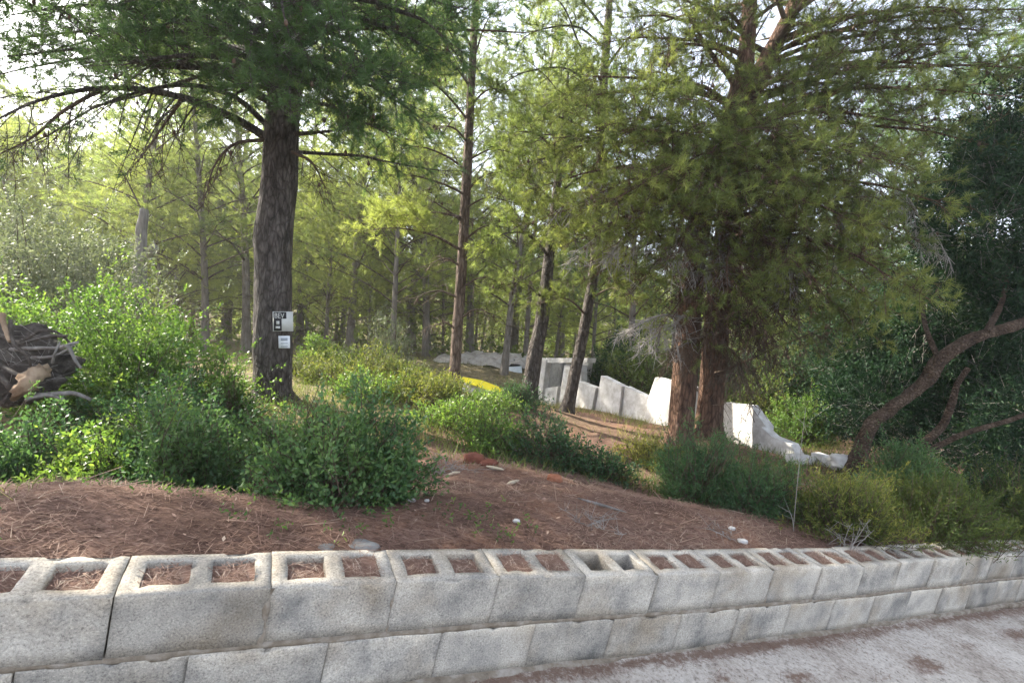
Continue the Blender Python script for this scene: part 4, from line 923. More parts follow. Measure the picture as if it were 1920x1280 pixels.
# those without a mark of their own are told apart by the gap in which they stand, counted from the left
GAPS = [(-999, 262, "left of the dead snag"), (262, 500, "between the snag and the plated trunk"), (500, 852, "between the plated and the slender pine"),
        (852, 1000, "between the slender and the grey leaning pine"), (1000, 1290, "between the grey leaning pine and the red trunks"), (1290, 9999, "right of the red twin trunks")]
ORD = ["first", "second", "third", "fourth", "fifth", "sixth", "seventh", "eighth", "ninth"]
YL = "young bushy pine filling the wood behind the clearing"
for lo, hi, where in GAPS:
    for lab, kind_ in ((anon, "far pine"), (YL, "young bushy pine")):
        ids = sorted((i_ for i_, q in enumerate(WOOD) if q[5] == lab and lo <= q[1] < hi), key=lambda i_: WOOD[i_][1])
        for k_, i_ in enumerate(ids):
            q = list(WOOD[i_]); q[5] = (ORD[k_]+" "+kind_+" from the left "+where) if len(ids) > 1 else ("only "+kind_+" "+where); WOOD[i_] = tuple(q)
for q in WOOD: put_pine(*q)
# pines to the left and right of the view; their crowns shade the road and the bank
SH = [(-5.2, 2.6, .4, .75, "tall pine by the road at the near end of the block wall"), (-7.4, 4.4, 1.7, .85, "tall pine up the bank left of the uprooted stump"),
      (-8.6, 1.6, 3.1, .85, "broad pine beside the road beyond the near end of the wall"), (-12.0, 2.5, 5.1, .9, "large dark pine further along the road's bank"),
      (-7.7, 6.2, 4.6, 1.05, "very tall pine behind the uprooted stump, crown high above it"), (-3.9, .6, 2.9, .7, "pine leaning over the road at the near end")]
for k, (x, y, rz, sc, lab) in enumerate(SH):
    loc = gp(x, y)-np.array([0, 0, .05])
    if k == 0:
        c = PV[6]; c.location = Vector([float(q) for q in loc]); c.rotation_euler = (0, 0, rz); c.scale = (sc,)*3; c['label'] = lab
    else: c = copy_tree(PV[6], loc, rz, sc, lab)
    c['group'] = "pines along the road bank"
put_pine(5, 2010, 7.0, 2.4, .8, "dark pine overhanging the right end of the block wall")

# dead snag with a sawn side branch
b0 = gbase(264, 11.5); tp = [b0]+A_([(262, 560, 11.5), (263, 480, 11.5), (266, 430, 11.5), (270, 392, 11.5)])
t = thing("dead_tree", "bare grey dead trunk with a sawn off side branch", "dead tree", b0)
g = Geo(); tube(g, spline(tp, 40), np.linspace(.15, .085, 40), 18, .5, .3, 4); part("trunk", g, M['bark_grey'], t, True)
g = Geo(); tube(g, spline(A_([(266, 490, 11.5), (278, 478, 11.4), (290, 462, 11.3)]), 10), np.linspace(.09, .085, 10), 14, .5, .2, 6); part("branch", g, M['bark_grey'], t, True)
g = Geo(); tube(g, spline(A_([(262, 470, 11.5), (245, 455, 11.4), (230, 450, 11.3)]), 8), np.linspace(.03, .01, 8), 8, .5, .2, 6); part("branch", g, M['bark_grey'], t, True)

# far wood closing the view: nobody could count it
r = np.random.default_rng(55); g = Geo(); gt = Geo()
PP, DD, TT = [], [], []
for k in range(350):
    d = r.uniform(29, 84); px = r.uniform(-300, 2300); p = on_ground(px, d, 0)
    if k >= 290: p = gp(r.uniform(-62, -25), r.uniform(-6, 48))      # the wood goes on along the slope to the west
    h = r.uniform(6, 10) if px < 1000 or px > 1750 else r.uniform(4.5, 7.5)
    tube(gt, np.array([p-UP*.3, p+UP*h*.5+rnd_dirs(r, 1)[0]*.4, p+UP*h*.95]), [.085, .06, .02], 5, .5)
    n = 80; f = r.uniform(.03, 1, n)**1.15; sp = 2.4*(1.05-f)**.7
    a = r.uniform(0, 6.283, n); rr = sp*np.sqrt(r.uniform(.05, 1, n))
    PP.append(np.stack([p[0]+rr*np.cos(a), p[1]+rr*np.sin(a), p[2]+h*f], -1)); DD.append(nrm(np.stack([np.cos(a), np.sin(a), .5+0*a], -1))); TT.append(np.clip(r.normal(.5, .15)+r.normal(0, .1, n), 0, 1))
needles(g, np.concatenate(PP), np.concatenate(DD), 9, .80, .10, .75, r, np.concatenate(TT))
o = tag(link("woodland", g.mesh("woodland", M['needle_sun_tone']), kind='stuff'), "distant green wood closing the view behind the clearing", "woodland")
link("trunks", gt.mesh("trunks", M['bark_wood'], smooth=True), o, 'stuff')
# undergrowth under the far trees
n = 8000; d = r.uniform(16, 55, n); px = r.uniform(-300, 2300, n)
xy = np.stack([(px-960)/FPX*d, d], -1); z = gz(xy); hh = r.uniform(0, 1, n)**1.8*(.35+1.5*vnoise(np.stack([xy[:, 0]*.45, xy[:, 1]*.45, 0*d], -1), 61))*np.where(px < 900, 1.3, .9)*np.clip((d-12)/10, .25, 1)
g = Geo(); leaves(g, np.concatenate([xy, (z+hh)[:, None]], 1), nrm(rnd_dirs(r, n)+UP*.6), 4, .35, .24, .11, r, np.clip(r.normal(.35, .2, n), 0, 1))
tag(link("undergrowth", g.mesh("undergrowth", M['needle_olive']), kind='stuff'), "dark undergrowth beneath the trees at the far side of the clearing", "undergrowth")

# ------------------------------------------------------------------ shrubs
def shrub(name, label, px, d, rx, ry, h, nspr, mat, seed, L=.033, Wd=.015, nleaf=11, slen=.13, tint=.5, dz=0.0, stemmat='twig_brown', floor=.0, lump=2.3, cat="shrub", shell=.5, spread=1.0, up=.5, group=None, dirs=None, young=.0):
    r = np.random.default_rng(seed); c = on_ground(px, d, -.02)+UP*dz
    t = thing(name, label, cat, c, group)
    u = nrm(np.stack([r.normal(0, 1, nspr), r.normal(0, 1, nspr), np.abs(r.normal(0, 1, nspr))+floor], -1))
    lob = .30+1.15*vnoise(u*lump+seed*3.7, seed)
    rad = r.uniform(.12, 1, nspr)**shell*lob*np.where(r.random(nspr) < .09, r.uniform(1.1, 1.5, nspr), 1)
    P = c+u*rad[:, None]*np.array([rx, ry, h])
    D = nrm(u*.8+.6*rnd_dirs(r, nspr)+UP*up)
    tn = np.clip(tint+.45*(vnoise(P*3.1, seed+5)-.5)+young*np.clip((rad/np.maximum(lob, .1)-.75)*3, 0, 1)+r.normal(0, .07, nspr), 0, 1)
    g = Geo(); leaves(g, P, D, nleaf, slen, L, Wd, r, tn, spread); part("foliage", g, M[mat], t, False, 'stuff')
    g = Geo(); pick = r.choice(nspr, min(nspr, 46), replace=False)
    for q in pick:
        b = c+np.array([r.normal(0, rx*.12), r.normal(0, ry*.12), -.05])
        m = b+(P[q]-b)*.5+rnd_dirs(r, 1)[0]*.06+UP*.04
        tube(g, bez(b, m, P[q], 6), np.linspace(.010, .003, 6)*min(1.6, max(.7, h)), 4, .5)
    sel = r.choice(nspr, min(nspr, 500), replace=False)
    sticks(g, P[sel]-D[sel]*slen*.8, P[sel]+D[sel]*slen*.9, .0028, .0015)
    part("stems", g, M[stemmat], t, True, 'stuff')
    return t
shrub("mastic_shrub", "large sunlit bright green shrub left of the plated pine", 250, 4.9, 1.0, .70, 1.12, 2500, 'lentisk', 11, tint=.54, young=.25, L=.040, Wd=.018)
shrub("mastic_shrub", "bright green shrub rising behind the uprooted stump", 85, 5.4, 1.0, .7, 1.42, 2100, 'lentisk', 12, tint=.58, young=.25, L=.040, Wd=.018)
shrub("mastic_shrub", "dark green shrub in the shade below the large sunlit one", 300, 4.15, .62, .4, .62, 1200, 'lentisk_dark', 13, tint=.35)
shrub("mastic_shrub", "thin brownish green shrub at the foot of the plated pine", 425, 4.9, .34, .3, .62, 420, 'lentisk', 14, tint=.45, nleaf=10)
shrub("mastic_shrub", "low bluish green bush at the left edge above the needle bank", 35, 3.08, .55, .38, .47, 1300, 'lentisk_dark', 15, tint=.55)
shrub("mastic_shrub", "yellowish green low bush at the bank's edge left of the bluish one", 195, 3.05, .36, .3, .40, 800, 'lentisk', 16, tint=.72)
shrub("mastic_shrub", "dense bluish green bush with a bare dead twig before it", 345, 3.12, .46, .36, .46, 1400, 'lentisk_dark', 17, tint=.58)
shrub("mastic_shrub", "tall leafy sprig shrub standing up behind the bluish green bush", 300, 3.7, .24, .22, .66, 460, 'lentisk', 18, tint=.66)
shrub("mastic_shrub", "rounded green bush on the needle bank in front of the plated pine", 668, 2.74, .36, .30, .56, 1450, 'lentisk_dark', 19, tint=.66, lump=3.4)
shrub("mastic_shrub", "narrow green sprig bush hanging lowest over the needle bank", 598, 2.45, .20, .18, .42, 620, 'lentisk_dark', 20, tint=.68)
shrub("mastic_shrub", "small green shrub at the right foot of the plated pine", 520, 3.9, .32, .28, .40, 520, 'lentisk_dark', 21, tint=.55)
shrub("mastic_shrub", "loose sunlit green shrub beside the red clay lump", 925, 4.6, .36, .36, .34, 430, 'lentisk', 22, tint=.62, nleaf=11)
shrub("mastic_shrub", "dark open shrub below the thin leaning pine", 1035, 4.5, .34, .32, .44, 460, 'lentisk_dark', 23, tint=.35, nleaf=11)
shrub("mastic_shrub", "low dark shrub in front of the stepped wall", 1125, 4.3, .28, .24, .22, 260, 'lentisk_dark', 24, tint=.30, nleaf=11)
shrub("rosemary_shrub", "dark green feathery bush at the foot of the red trunk", 1300, 4.0, .36, .34, .58, 1000, 'lentisk_dark', 25, L=.040, Wd=.006, nleaf=16, tint=.52, spread=.8, up=.8)
shrub("rosemary_shrub", "dark feathery bush below the white slab", 1420, 3.7, .34, .28, .34, 700, 'lentisk_dark', 26, L=.040, Wd=.006, nleaf=16, tint=.55, spread=.8, up=.8)
shrub("rosemary_shrub", "yellowish feathery bush leaning over the block wall", 1585, 3.6, .40, .34, .32, 900, 'yellow_leaf', 27, young=.3, L=.038, Wd=.006, nleaf=16, tint=.50, spread=.8, up=.8)
shrub("rosemary_shrub", "green and yellow bush behind the wall's far cells", 1740, 4.0, .46, .40, .44, 1200, 'yellow_leaf', 28, L=.038, Wd=.006, nleaf=16, tint=.40, spread=.8, up=.8)
shrub("rosemary_shrub", "tall green sprig bush under the bent brown trunk", 1700, 4.5, .38, .34, .72, 1200, 'lentisk_dark', 29, L=.042, Wd=.008, nleaf=15, tint=.62, spread=.8, up=.8)
shrub("rosemary_shrub", "dark low bush added over bright ground under the lowest brown branch", 1830, 4.9, .55, .4, .42, 1200, 'oak_leaf_shaded', 46, L=.040, Wd=.010, nleaf=14, tint=.7, spread=.8, up=.8)  # added to cover the bright needle ground and keep this corner dark
shrub("rosemary_shrub", "dark bush added over sunlit ground at the right edge under the evergreen", 1935, 5.3, .6, .45, .5, 900, 'oak_leaf_shaded', 47, L=.045, Wd=.012, nleaf=12, tint=.7, spread=.8, up=.8)  # added bush, hides the sunlit ground behind the branches
shrub("rosemary_shrub", "green bush at the right edge over the wall's end", 1905, 4.5, .35, .36, .65, 1200, 'yellow_leaf', 30, L=.038, Wd=.007, nleaf=15, tint=.34, spread=.8, up=.8)
shrub("mastic_shrub", "yellow green sprig shrub between the white slab and the bent trunk", 1500, 7.3, .55, .4, .95, 900, 'lentisk', 31, tint=.62, nleaf=11)
shrub("mastic_shrub", "bright yellow green sapling behind the plated pine's right side", 592, 10.0, .35, .35, .75, 420, 'lentisk', 32, L=.06, Wd=.028, tint=.88)
shrub("broom_shrub", "pale grey green thin stemmed scrub in the clearing", 735, 9.4, .55, .5, 1.15, 700, 'grey_leaf', 33, L=.06, Wd=.012, tint=.45, nleaf=9, up=1.2)
shrub("broom_shrub", "olive scrub low in front of the slender pine", 700, 8.0, .9, .6, .50, 900, 'yellow_leaf', 34, L=.05, Wd=.014, tint=.55, nleaf=9, up=.9)
shrub("broom_shrub", "tan and green scrub at the slender pine's foot", 800, 6.3, .62, .5, .30, 700, 'yellow_leaf', 35, L=.05, Wd=.014, tint=.62, nleaf=9, up=.9)
shrub("broom_shrub", "green tuft right of the slender pine's foot", 905, 6.3, .40, .4, .20, 500, 'lentisk', 36, tint=.66, nleaf=10)
shrub("mastic_shrub", "small dark shrub at the base of the grey leaning pine", 968, 6.9, .30, .3, .26, 400, 'lentisk_dark', 37, tint=.42, nleaf=10)
shrub("olive_shrub", "large grey green olive bush behind the bright shrubs", 80, 8.6, 1.6, 1.1, 2.35, 3000, 'grey_leaf', 38, L=.095, Wd=.026, nleaf=9, slen=.26, tint=.62, shell=.45, up=.7)
shrub("olive_shrub", "smaller grey green bush by the dead snag", 175, 10.0, .55, .5, 1.25, 700, 'grey_leaf', 39, L=.09, Wd=.024, slen=.26, tint=.3, up=.7)
shrub("mastic_shrub", "dark bush behind the gap in the stepped wall", 1150, 11.0, .75, .6, 1.5, 1000, 'oak_leaf_shaded', 40, L=.075, Wd=.034, slen=.2, tint=.6)
shrub("mastic_shrub", "olive bush seen over the stepped wall's lowest notch", 1215, 10.2, .8, .6, 1.35, 1000, 'yellow_leaf', 41, L=.07, Wd=.028, slen=.2, tint=.30)

shrub("mastic_shrub", "olive green scrub behind the forked pine's foot", 1400, 8.6, .85, .6, .95, 1000, 'yellow_leaf', 42, L=.06, Wd=.024, slen=.18, tint=.40)
shrub("mastic_shrub", "tall dim green scrub behind the yellow green sprig shrub", 1500, 9.2, 1.0, .7, 1.7, 1400, 'oak_leaf_shaded', 43, L=.065, Wd=.026, slen=.2, tint=.75)
shrub("mastic_shrub", "pale scrub between the forked pine and the evergreen tree", 1570, 11.5, 1.1, .7, 1.9, 1200, 'yellow_leaf', 44, L=.08, Wd=.03, slen=.22, tint=.38)
shrub("mastic_shrub", "dim scrub far behind the red trunk", 1330, 12.0, .9, .7, 1.3, 800, 'grey_leaf', 45, L=.08, Wd=.03, slen=.22, tint=.3)
for k, (px, d, rr, h, tn, lab) in enumerate([(610, 7.2, .55, .26, .62, "low green patch right of the plated pine's foot"), (690, 6.2, .5, .24, .70, "low yellow green patch before the olive scrub"), (760, 7.8, .5, .3, .55, "low olive patch left of the slender pine's foot"),
        (850, 5.4, .5, .26, .7, "low sunlit green patch below the slender pine"), 
        (560, 8.6, .5, .35, .6, "grey green patch behind the plated pine"), (640, 11.0, .8, .5, .5, "olive patch in the far clearing"), (1230, 5.4, .4, .2, .78, "dry yellow tuft at the red trunk's foot")]):
    shrub("ground_shrub", lab, px, d, rr, rr*.8, h, 420, ('yellow_leaf', 'lentisk')[k % 2], 200+k, L=.045, Wd=.014, tint=tn, nleaf=8, up=.9)
# dark evergreen tree with a bent brown trunk
b0 = on_ground(1592, 5.4, -.05)
t = thing("evergreen_tree", "dark evergreen tree with a thick bent brown trunk leaning right", "tree", b0)
main = [b0]+A_([(1632, 800, 5.35), (1668, 768, 5.3), (1735, 715, 5.25), (1765, 672, 5.2), (1830, 632, 5.15), (1930, 600, 5.1), (2060, 520, 5.1), (2150, 380, 5.2)])
g = Geo(); tube(g, spline(main, 70), np.interp(np.linspace(0, 1, 70), [0, .08, .15, .36, .42, .5, 1], [.105, .076, .062, .058, .074, .062, .034]), 26, .5, .34, 14); part("trunk", g, M['limb_brown'], t, True)
for l, ra in [([(1725, 835, 5.6), (1765, 800, 5.55), (1785, 755, 5.5), (1795, 720, 5.5), (1815, 690, 5.5)], .042), ([(1740, 845, 5.2), (1810, 812, 5.1), (1900, 785, 5.0), (2010, 740, 5.0)], .030),
              ([(1760, 675, 5.2), (1735, 610, 5.6), (1725, 540, 6.0)], .028), ([(1850, 622, 5.1), (1880, 560, 5.5), (1900, 450, 5.9)], .03)]:
    g = Geo(); tube(g, spline(A_(l), 30), np.linspace(ra, ra*.6, 30), 14, .5, .16, 15); part("branch", g, M['limb_brown'], t, True)
r = np.random.default_rng(71); PP = []; DD = []; TT = []
for cx, cy, cd, rx, ry, rz, n in [(1850, 420, 5.9, 1.0, .8, .95, 2400), (1930, 560, 5.7, .8, .7, .75, 1500), (1790, 580, 6.7, 1.05, .6, .85, 1700), (1880, 760, 6.8, 1.3, .6, .95, 1900), (1720, 700, 7.4, 1.25, .6, 1.0, 1800),
                                  (1900, 300, 6.0, .8, .8, .6, 1300), (2080, 420, 5.6, 1.2, 1.0, 1.2, 1500), (1610, 640, 7.6, .9, .5, .85, 1400), (1650, 760, 6.9, .9, .4, .7, 1500), (1830, 660, 7.0, 1.1, .5, 1.0, 1900), (1960, 250, 6.0, 1.0, 1.0, .9, 1500), (1950, 790, 5.9, .7, .4, .6, 900), (1870, 850, 6.0, .8, .4, .4, 800)]:
    c = at(cx, cy, cd); u = rnd_dirs(r, n); rad = r.uniform(.1, 1, n)**.5*(.5+.8*vnoise(u*2.2+cx, 3))
    P = c+u*rad[:, None]*np.array([rx, ry, rz]); PP.append(P); DD.append(nrm(u+.6*rnd_dirs(r, n)+UP*.1)); TT.append(np.clip(.42+.6*(vnoise(P*2.5, 8)-.5)+r.normal(0, .08, n), 0, 1))
PP = np.concatenate(PP); DD = np.concatenate(DD)
zmin = gz(PP[:, :2])+.08; PP[:, 2] = np.maximum(PP[:, 2], zmin)
g = Geo(); leaves(g, PP, DD, 7, .18, .070, .020, r, np.concatenate(TT), .9); part("crown", g, M['oak_leaf_shaded'], t, False, 'stuff')
g = Geo(); sel = r.choice(len(PP), 2200, replace=False); sticks(g, PP[sel]-DD[sel]*.22, PP[sel]+DD[sel]*.18, .0035, .0015); part("branches", g, M['twig'], t, False, 'stuff')
# ------------------------------------------------------------------ white stepped wall, hut corner, slabs
def slab(corners, thick, nv, jit=0.0, nseg=1):
    """a plate with the given outline (points of the place), thickness along nv"""
    c = np.array(corners, float); nv = nrm(np.array(nv, float)); n = len(c); b = c+nv*thick
    g = Geo(); V = np.concatenate([c, b])
    g.add(V, np.array([list(range(n))])); g.add(V, np.array([list(range(2*n-1, n-1, -1))]))
    for i in range(n):
        k = (i+1) % n; g.add(V[[i, i+n, k+n, k]], np.array([[0, 1, 2, 3]]))
    return g
WA, WB = at(1005, 752, 12.0), at(1591, 885, 5.5)
wdir = nrm((WB-WA)*np.array([1, 1, 0])); wn = np.array([-wdir[1], wdir[0], 0]); wn = wn if wn@np.array([1, 1, 0]) > 0 else -wn
def onwall(px, py, off=0.0):
    """where the sight line through (px, py) meets the vertical plane of the stepped wall"""
    d = W @ np.array([(px-960)/FPX, (py-640)/FPX, 1.0]); t = ((WA+wn*off-CAM)@wn)/(d@wn); return CAM+d*t
t = thing("white_wall", "broken whitewashed wall stepping down the slope behind the leaning pines", "wall", WA)
for outl in [
    [(1002, 756), (1012, 674), (1028, 674), (1017, 757)],
    [(1017.3, 757), (1021, 728), (1046, 724), (1040, 760)],
    [(1040.3, 760), (1054, 684), (1086, 684), (1086, 712), (1083, 768)],
    [(1083.3, 768), (1087, 714), (1121, 727), (1110, 775)],
    [(1110.4, 775), (1127, 704), (1166, 724), (1158, 786)],
    [(1158.4, 786), (1166.3, 724), (1218, 749), (1214, 797)],
    [(1214.4, 797), (1218.3, 749), (1233, 707), (1268, 716), (1272, 806)],
    [(1272.4, 806), (1268.4, 716), (1300, 726), (1304, 812)],
    [(1335, 826), (1352, 754), (1402, 760), (1432, 800), (1428, 846)],
    [(1428.4, 846), (1432.4, 800), (1452, 818), (1488, 832), (1520, 848), (1520, 866)],
    [(1520.4, 866), (1520.4, 848), (1556, 860), (1592, 866), (1594, 886)]]:
    pts = [onwall(x, y) for x, y in outl]
    pts = [p-(UP*.25 if y > max(q[1] for q in outl)-.22*(max(q[1] for q in outl)-min(q[1] for q in outl))-4 else 0) for p, (x, y) in zip(pts, outl)]
    k_ = len(t.children); cc = np.mean(pts, 0); pts = [cc+(p-cc)*np.array([.985, .985, 1])+wn*(.05*((k_*7) % 3)-.05) for p in pts]
    part("wall_panel", slab(pts, .14, wn), M['white_wall'], t)
part("lintel", slab([onwall(1010, 679.8, -.02), onwall(1012, 671, -.02), onwall(1102, 671, -.02), onwall(1100, 679.8, -.02)], .2, wn), M['white_wall'], t)
part("recess", slab([onwall(1018, 740, .5), onwall(1026, 676, .5), onwall(1056, 676, .5), onwall(1048, 740, .5)], .08, wn), M['stone'], t)
o = slab([onwall(1086, 716, .3), onwall(1094, 672, .3), onwall(1106, 672, .3), onwall(1097, 720, .3)], .1, wn)
tag(link("white_slab", o.mesh("white_slab", M['white_wall'])), "upright white slab edge showing right of the thin dark leaning trunk", "slab")
o = slab([at(1150, 735, 11.5), at(1166, 660, 11.5), at(1176, 662, 11.5), at(1163, 738, 11.5)], .12, (0, 1, 0))
tag(link("white_post", o.mesh("white_post", M['white_wall'])), "leaning white post behind the stepped wall's gap", "post")
# rubble on the low end of the wall
def rock(name, label, cat, p, r_, mat, seed, flat=.6, n=14, group=None, amp=.45):
    bm = bmesh.new(); bmesh.ops.create_icosphere(bm, subdivisions=3, radius=1.0)
    V = np.array([v.co[:] for v in bm.verts]); F = np.array([[v.index for v in f.verts] for f in bm.faces]); bm.free()
    d = 1+amp*fnoise(V*1.6+seed*5.1, 3, seed); V = V*d[:, None]
    V = np.sign(V)*np.abs(V)**.8*np.array(r_)*np.array([1, 1, flat]); g = Geo(); g.add(V+np.array(p), F)
    o = link(name, g.mesh(name, M[mat], np.array(p))); o.location = Vector([float(q) for q in p]); return tag(o, label, cat, group)
rock("rubble_stone", "white rounded lump at the foot of the bent brown trunk", "stone", onwall(1574, 862, -.1), (.10, .09, .10), 'white_stone', 3, .7, amp=.75)
rock("rubble_stone", "white rubble lying in the feathery bush below the bent trunk", "stone", onwall(1500, 862, -.15), (.16, .09, .10), 'white_stone', 4, .6)

# pale debris heap in the clearing, its rubble, the pale board and the yellow plank
c = on_ground(940, 16.5, -.1); nx, ny = 60, 26
X, Y = np.meshgrid(np.linspace(-2.6, 2.2, nx), np.linspace(-1.3, 1.6, ny), indexing='ij')
q = np.stack([X.ravel(), Y.ravel(), 0*X.ravel()], -1)
hz = .42*np.clip(1-(q[:, 0]/2.6)**2, 0, 1)*np.clip(1-(q[:, 1]/1.5)**2, 0, 1)**.6+.26*fnoise(q*2.6, 4, 61)-.04
g = Geo(); i = np.arange(nx-1)[:, None]*ny; j = np.arange(ny-1)[None, :]
g.add(c+q+UP*hz[:, None], np.stack([i+j, i+ny+j, i+ny+j+1, i+j+1], -1).reshape(-1, 4))
M['debris'] = mat_rough("pale building debris", [(.3, (.30, .245, .22)), (.5, (.47, .42, .39)), (.7, (.60, .56, .53))], nscale=5, bump=.6, dist=.05)
tag(link("debris_heap", g.mesh("debris_heap", M['debris'], smooth=True)), "low heap of pale building debris in the clearing", "heap")
for px, py, rr, lab, mt, sd in [(876, 683, .16, "small white rubble piece at the heap's end beside the slender pine", 'white_stone', 1), (906, 683, .19, "rounded white rubble piece on the crest of the debris heap", 'white_stone', 2),
                                (966, 680, .20, "dark grey rubble piece on the crest between two thin pines", 'stone', 3), (890, 703, .10, "dark stone on the near face of the debris heap", 'stone', 5)]:
    rock("rubble_stone", lab, "stone", at(px, py, 16.0), (rr, rr, rr), mt, sd, .75)
o = slab([at(946, 718, 14.6), at(946, 688, 15.2), at(978, 686, 15.2), at(980, 716, 14.6)], .05, (0, 1, -.5)); M['pale_blue'] = mat_plain("pale bluish sheet", (.60, .64, .68))
tag(link("pale_sheet", o.mesh("pale_sheet", M['pale_blue'])), "pale bluish sheet leaning on the debris heap by the upright pine", "sheet")
o = slab([at(858, 742, 10.6), at(860, 714, 10.9), at(900, 722, 10.8), at(944, 742, 10.5), at(944, 747, 10.4)], .06, (0, 1, -.3))
tag(link("pale_board", o.mesh("pale_board", M['white_wall'])), "pale board lying on the ground right of the slender pine", "board")
o = slab([at(864, 714, 10.75), at(868, 706, 10.85), at(905, 713, 10.8), at(946, 729, 10.5), at(944, 741, 10.4), at(915, 731, 10.55)], .05, (0, 1, -.3))
tag(link("yellow_plank", o.mesh("yellow_plank", M['yellow'])), "bright yellow plank lying across the pale board", "plank")

# ------------------------------------------------------------------ uprooted stump
c = at(28, 690, 4.1); c0 = on_ground(28, 4.1)
t = thing("uprooted_stump", "uprooted tree stump with torn roots at the left edge of the clearing", "stump", c0)
bm = bmesh.new(); bmesh.ops.create_icosphere(bm, subdivisions=5, radius=1.0)
V = np.array([v.co[:] for v in bm.verts]); F = np.array([[v.index for v in f.verts] for f in bm.faces]); bm.free()
V = V*(1+.55*fnoise(V*1.8+3, 4, 91)+.12*fnoise(V*8, 2, 92))[:, None]*np.array([.52, .34, .33]); g = Geo(); g.add(c+V+np.array([-.16, .03, .03]), F); part("root_ball", g, M['root'], t, True)
for l, ra, mt in [([(-20, 615, 4.0), (30, 640, 3.9), (80, 632, 3.85), (125, 630, 3.85)], .022, 'root'), ([(20, 655, 3.9), (70, 652, 3.8), (110, 650, 3.8), (146, 642, 3.8)], .016, 'bark_grey'),
                  ([(110, 650, 3.8), (128, 650, 3.75), (140, 672, 3.75), (153, 690, 3.75)], .016, 'bark_grey'), ([(20, 600, 3.9), (25, 640, 3.8), (50, 665, 3.75), (60, 690, 3.8)], .014, 'root'),
                  ([(60, 670, 3.85), (95, 668, 3.8), (125, 655, 3.8), (148, 640, 3.85)], .012, 'bark_grey'), ([(5, 590, 3.9), (8, 610, 3.85), (18, 640, 3.8)], .022, 'root_pale'), ([(98, 680, 3.8), (102, 660, 3.75), (112, 640, 3.8)], .010, 'bark_grey'),
                  ([(70, 742, 3.75), (100, 738, 3.7), (140, 738, 3.7), (170, 748, 3.7)], .022, 'bark_grey'), ([(-10, 700, 3.8), (10, 715, 3.7), (20, 735, 3.7), (0, 760, 3.7)], .022, 'root'), ([(-30, 660, 3.9), (30, 700, 3.75), (60, 690, 3.75)], .02, 'root'),
                  ([(40, 640, 3.85), (75, 620, 3.85), (110, 625, 3.9), (138, 650, 3.9)], .014, 'root'), ([(50, 750, 3.6), (90, 742, 3.6), (120, 748, 3.6)], .014, 'bark_grey')]:
    pp = spline(A_(l), 16); pp[1:-1] += .012*fnoise(pp[1:-1, None]*9+np.arange(3)[None, :, None]*7, 2).reshape(-1, 3)
    g = Geo(); tube(g, pp, np.linspace(ra, ra*.55, 16), 9, .5, .25, 5); part("root", g, M[mt], t, True)
g = Geo(); tube(g, spline(A_([(90, 690, 3.9), (65, 705, 3.75), (45, 725, 3.7), (22, 745, 3.75)]), 16), [.03]*3+[.055]*4+[.075]*3+[.05]*3+[.03]*3, 16, .5, .9, 8); part("torn_wood", g, M['root_pale'], t, True)
g = Geo(); r = np.random.default_rng(5); n = 55; A = at(55, 665, 3.85)+r.normal(0, 1, (n, 3))*np.array([.2, .06, .12]); B = A+rnd_dirs(r, n)*r.uniform(.05, .2, n)[:, None]; sticks(g, A, B, .0022, .001); part("rootlets", g, M['twig'], t, False, 'stuff')

# ------------------------------------------------------------------ plates on the big trunk
def text_mesh(txt, size, mat, depth=.0012):
    cu = bpy.data.curves.new("lettering", 'FONT'); cu.body = txt; cu.size = size; cu.extrude = depth; cu.align_x = 'LEFT'
    ob = bpy.data.objects.new("lettering", cu); COL.objects.link(ob)
    me = bpy.data.meshes.new_from_object(ob.evaluated_get(bpy.context.evaluated_depsgraph_get())); bpy.data.objects.remove(ob); me.materials.append(mat); me.name = "lettering"
    return me
dP = 5.7-.212
def plate(name, label, x0, y0, x1, y1, mat, d, turn=.10):
    p = at((x0+x1)/2, (y0+y1)/2, d); w_, h_ = (x1-x0)/FPX*d, (y1-y0)/FPX*d
    t = thing(name, label, "sign", p); t.rotation_euler = (0, -.05, turn)
    bx(name.split('_')[0]+"_plate" if False else "plate", t, -w_/2, -h_/2, w_/2, h_/2, .0, .006, mat); return t, w_, h_
def bx(name, parent, x0, z0, x1, z1, yf, th, mat):
    """thin box in the plate's own plane: front face at y = -yf-th"""
    V = np.array([[x, y, z] for y in (-yf-th, -yf) for x, z in ((x0, z0), (x1, z0), (x1, z1), (x0, z1))])
    g = Geo(); g.add(V, np.array([[0, 1, 2, 3], [7, 6, 5, 4], [0, 4, 5, 1], [1, 5, 6, 2], [2, 6, 7, 3], [3, 7, 4, 0]])); return link(name, g.mesh(name, mat), parent)
t, w_, h_ = plate("trunk_sign", "square black and white plate nailed on the big pine's trunk", 512.5, 584, 549, 621, M['sign_white'], dP)
bx("black_panel", t, -w_*.45, -h_*.47, -w_*.06, h_*.47, .0062, .0012, M['sign_black'])
bx("top_band", t, -w_*.0595, h_*.14, w_*.18, h_*.47, .0062, .0012, M['sign_black'])
o = link("lettering", text_mesh("BEV", h_*.36, M['sign_white']), t); o.rotation_euler = (math.pi/2, 0, 0); o.location = (-w_*.42, -.0090, h_*.17); o.scale = (.82, 1, 1)
bx("emblem", t, -w_*.32, -h_*.16, -w_*.17, h_*.02, .0075, .0012, M['sign_white'])
bx("print_line", t, -w_*.36, -h_*.36, -w_*.14, -h_*.24, .0075, .0012, M['sign_white'])
t, w_, h_ = plate("trunk_notice", "small white paper notice below the square plate on the trunk", 523, 629.5, 543.5, 652.5, M['paper'], dP)
for k, (a, b) in enumerate(((.10, .34), (-.14, -.06), (-.40, -.32))): bx("print_line", t, -w_*.3, h_*a, w_*.3, h_*b, .0062, .001, M['sign_grey'])

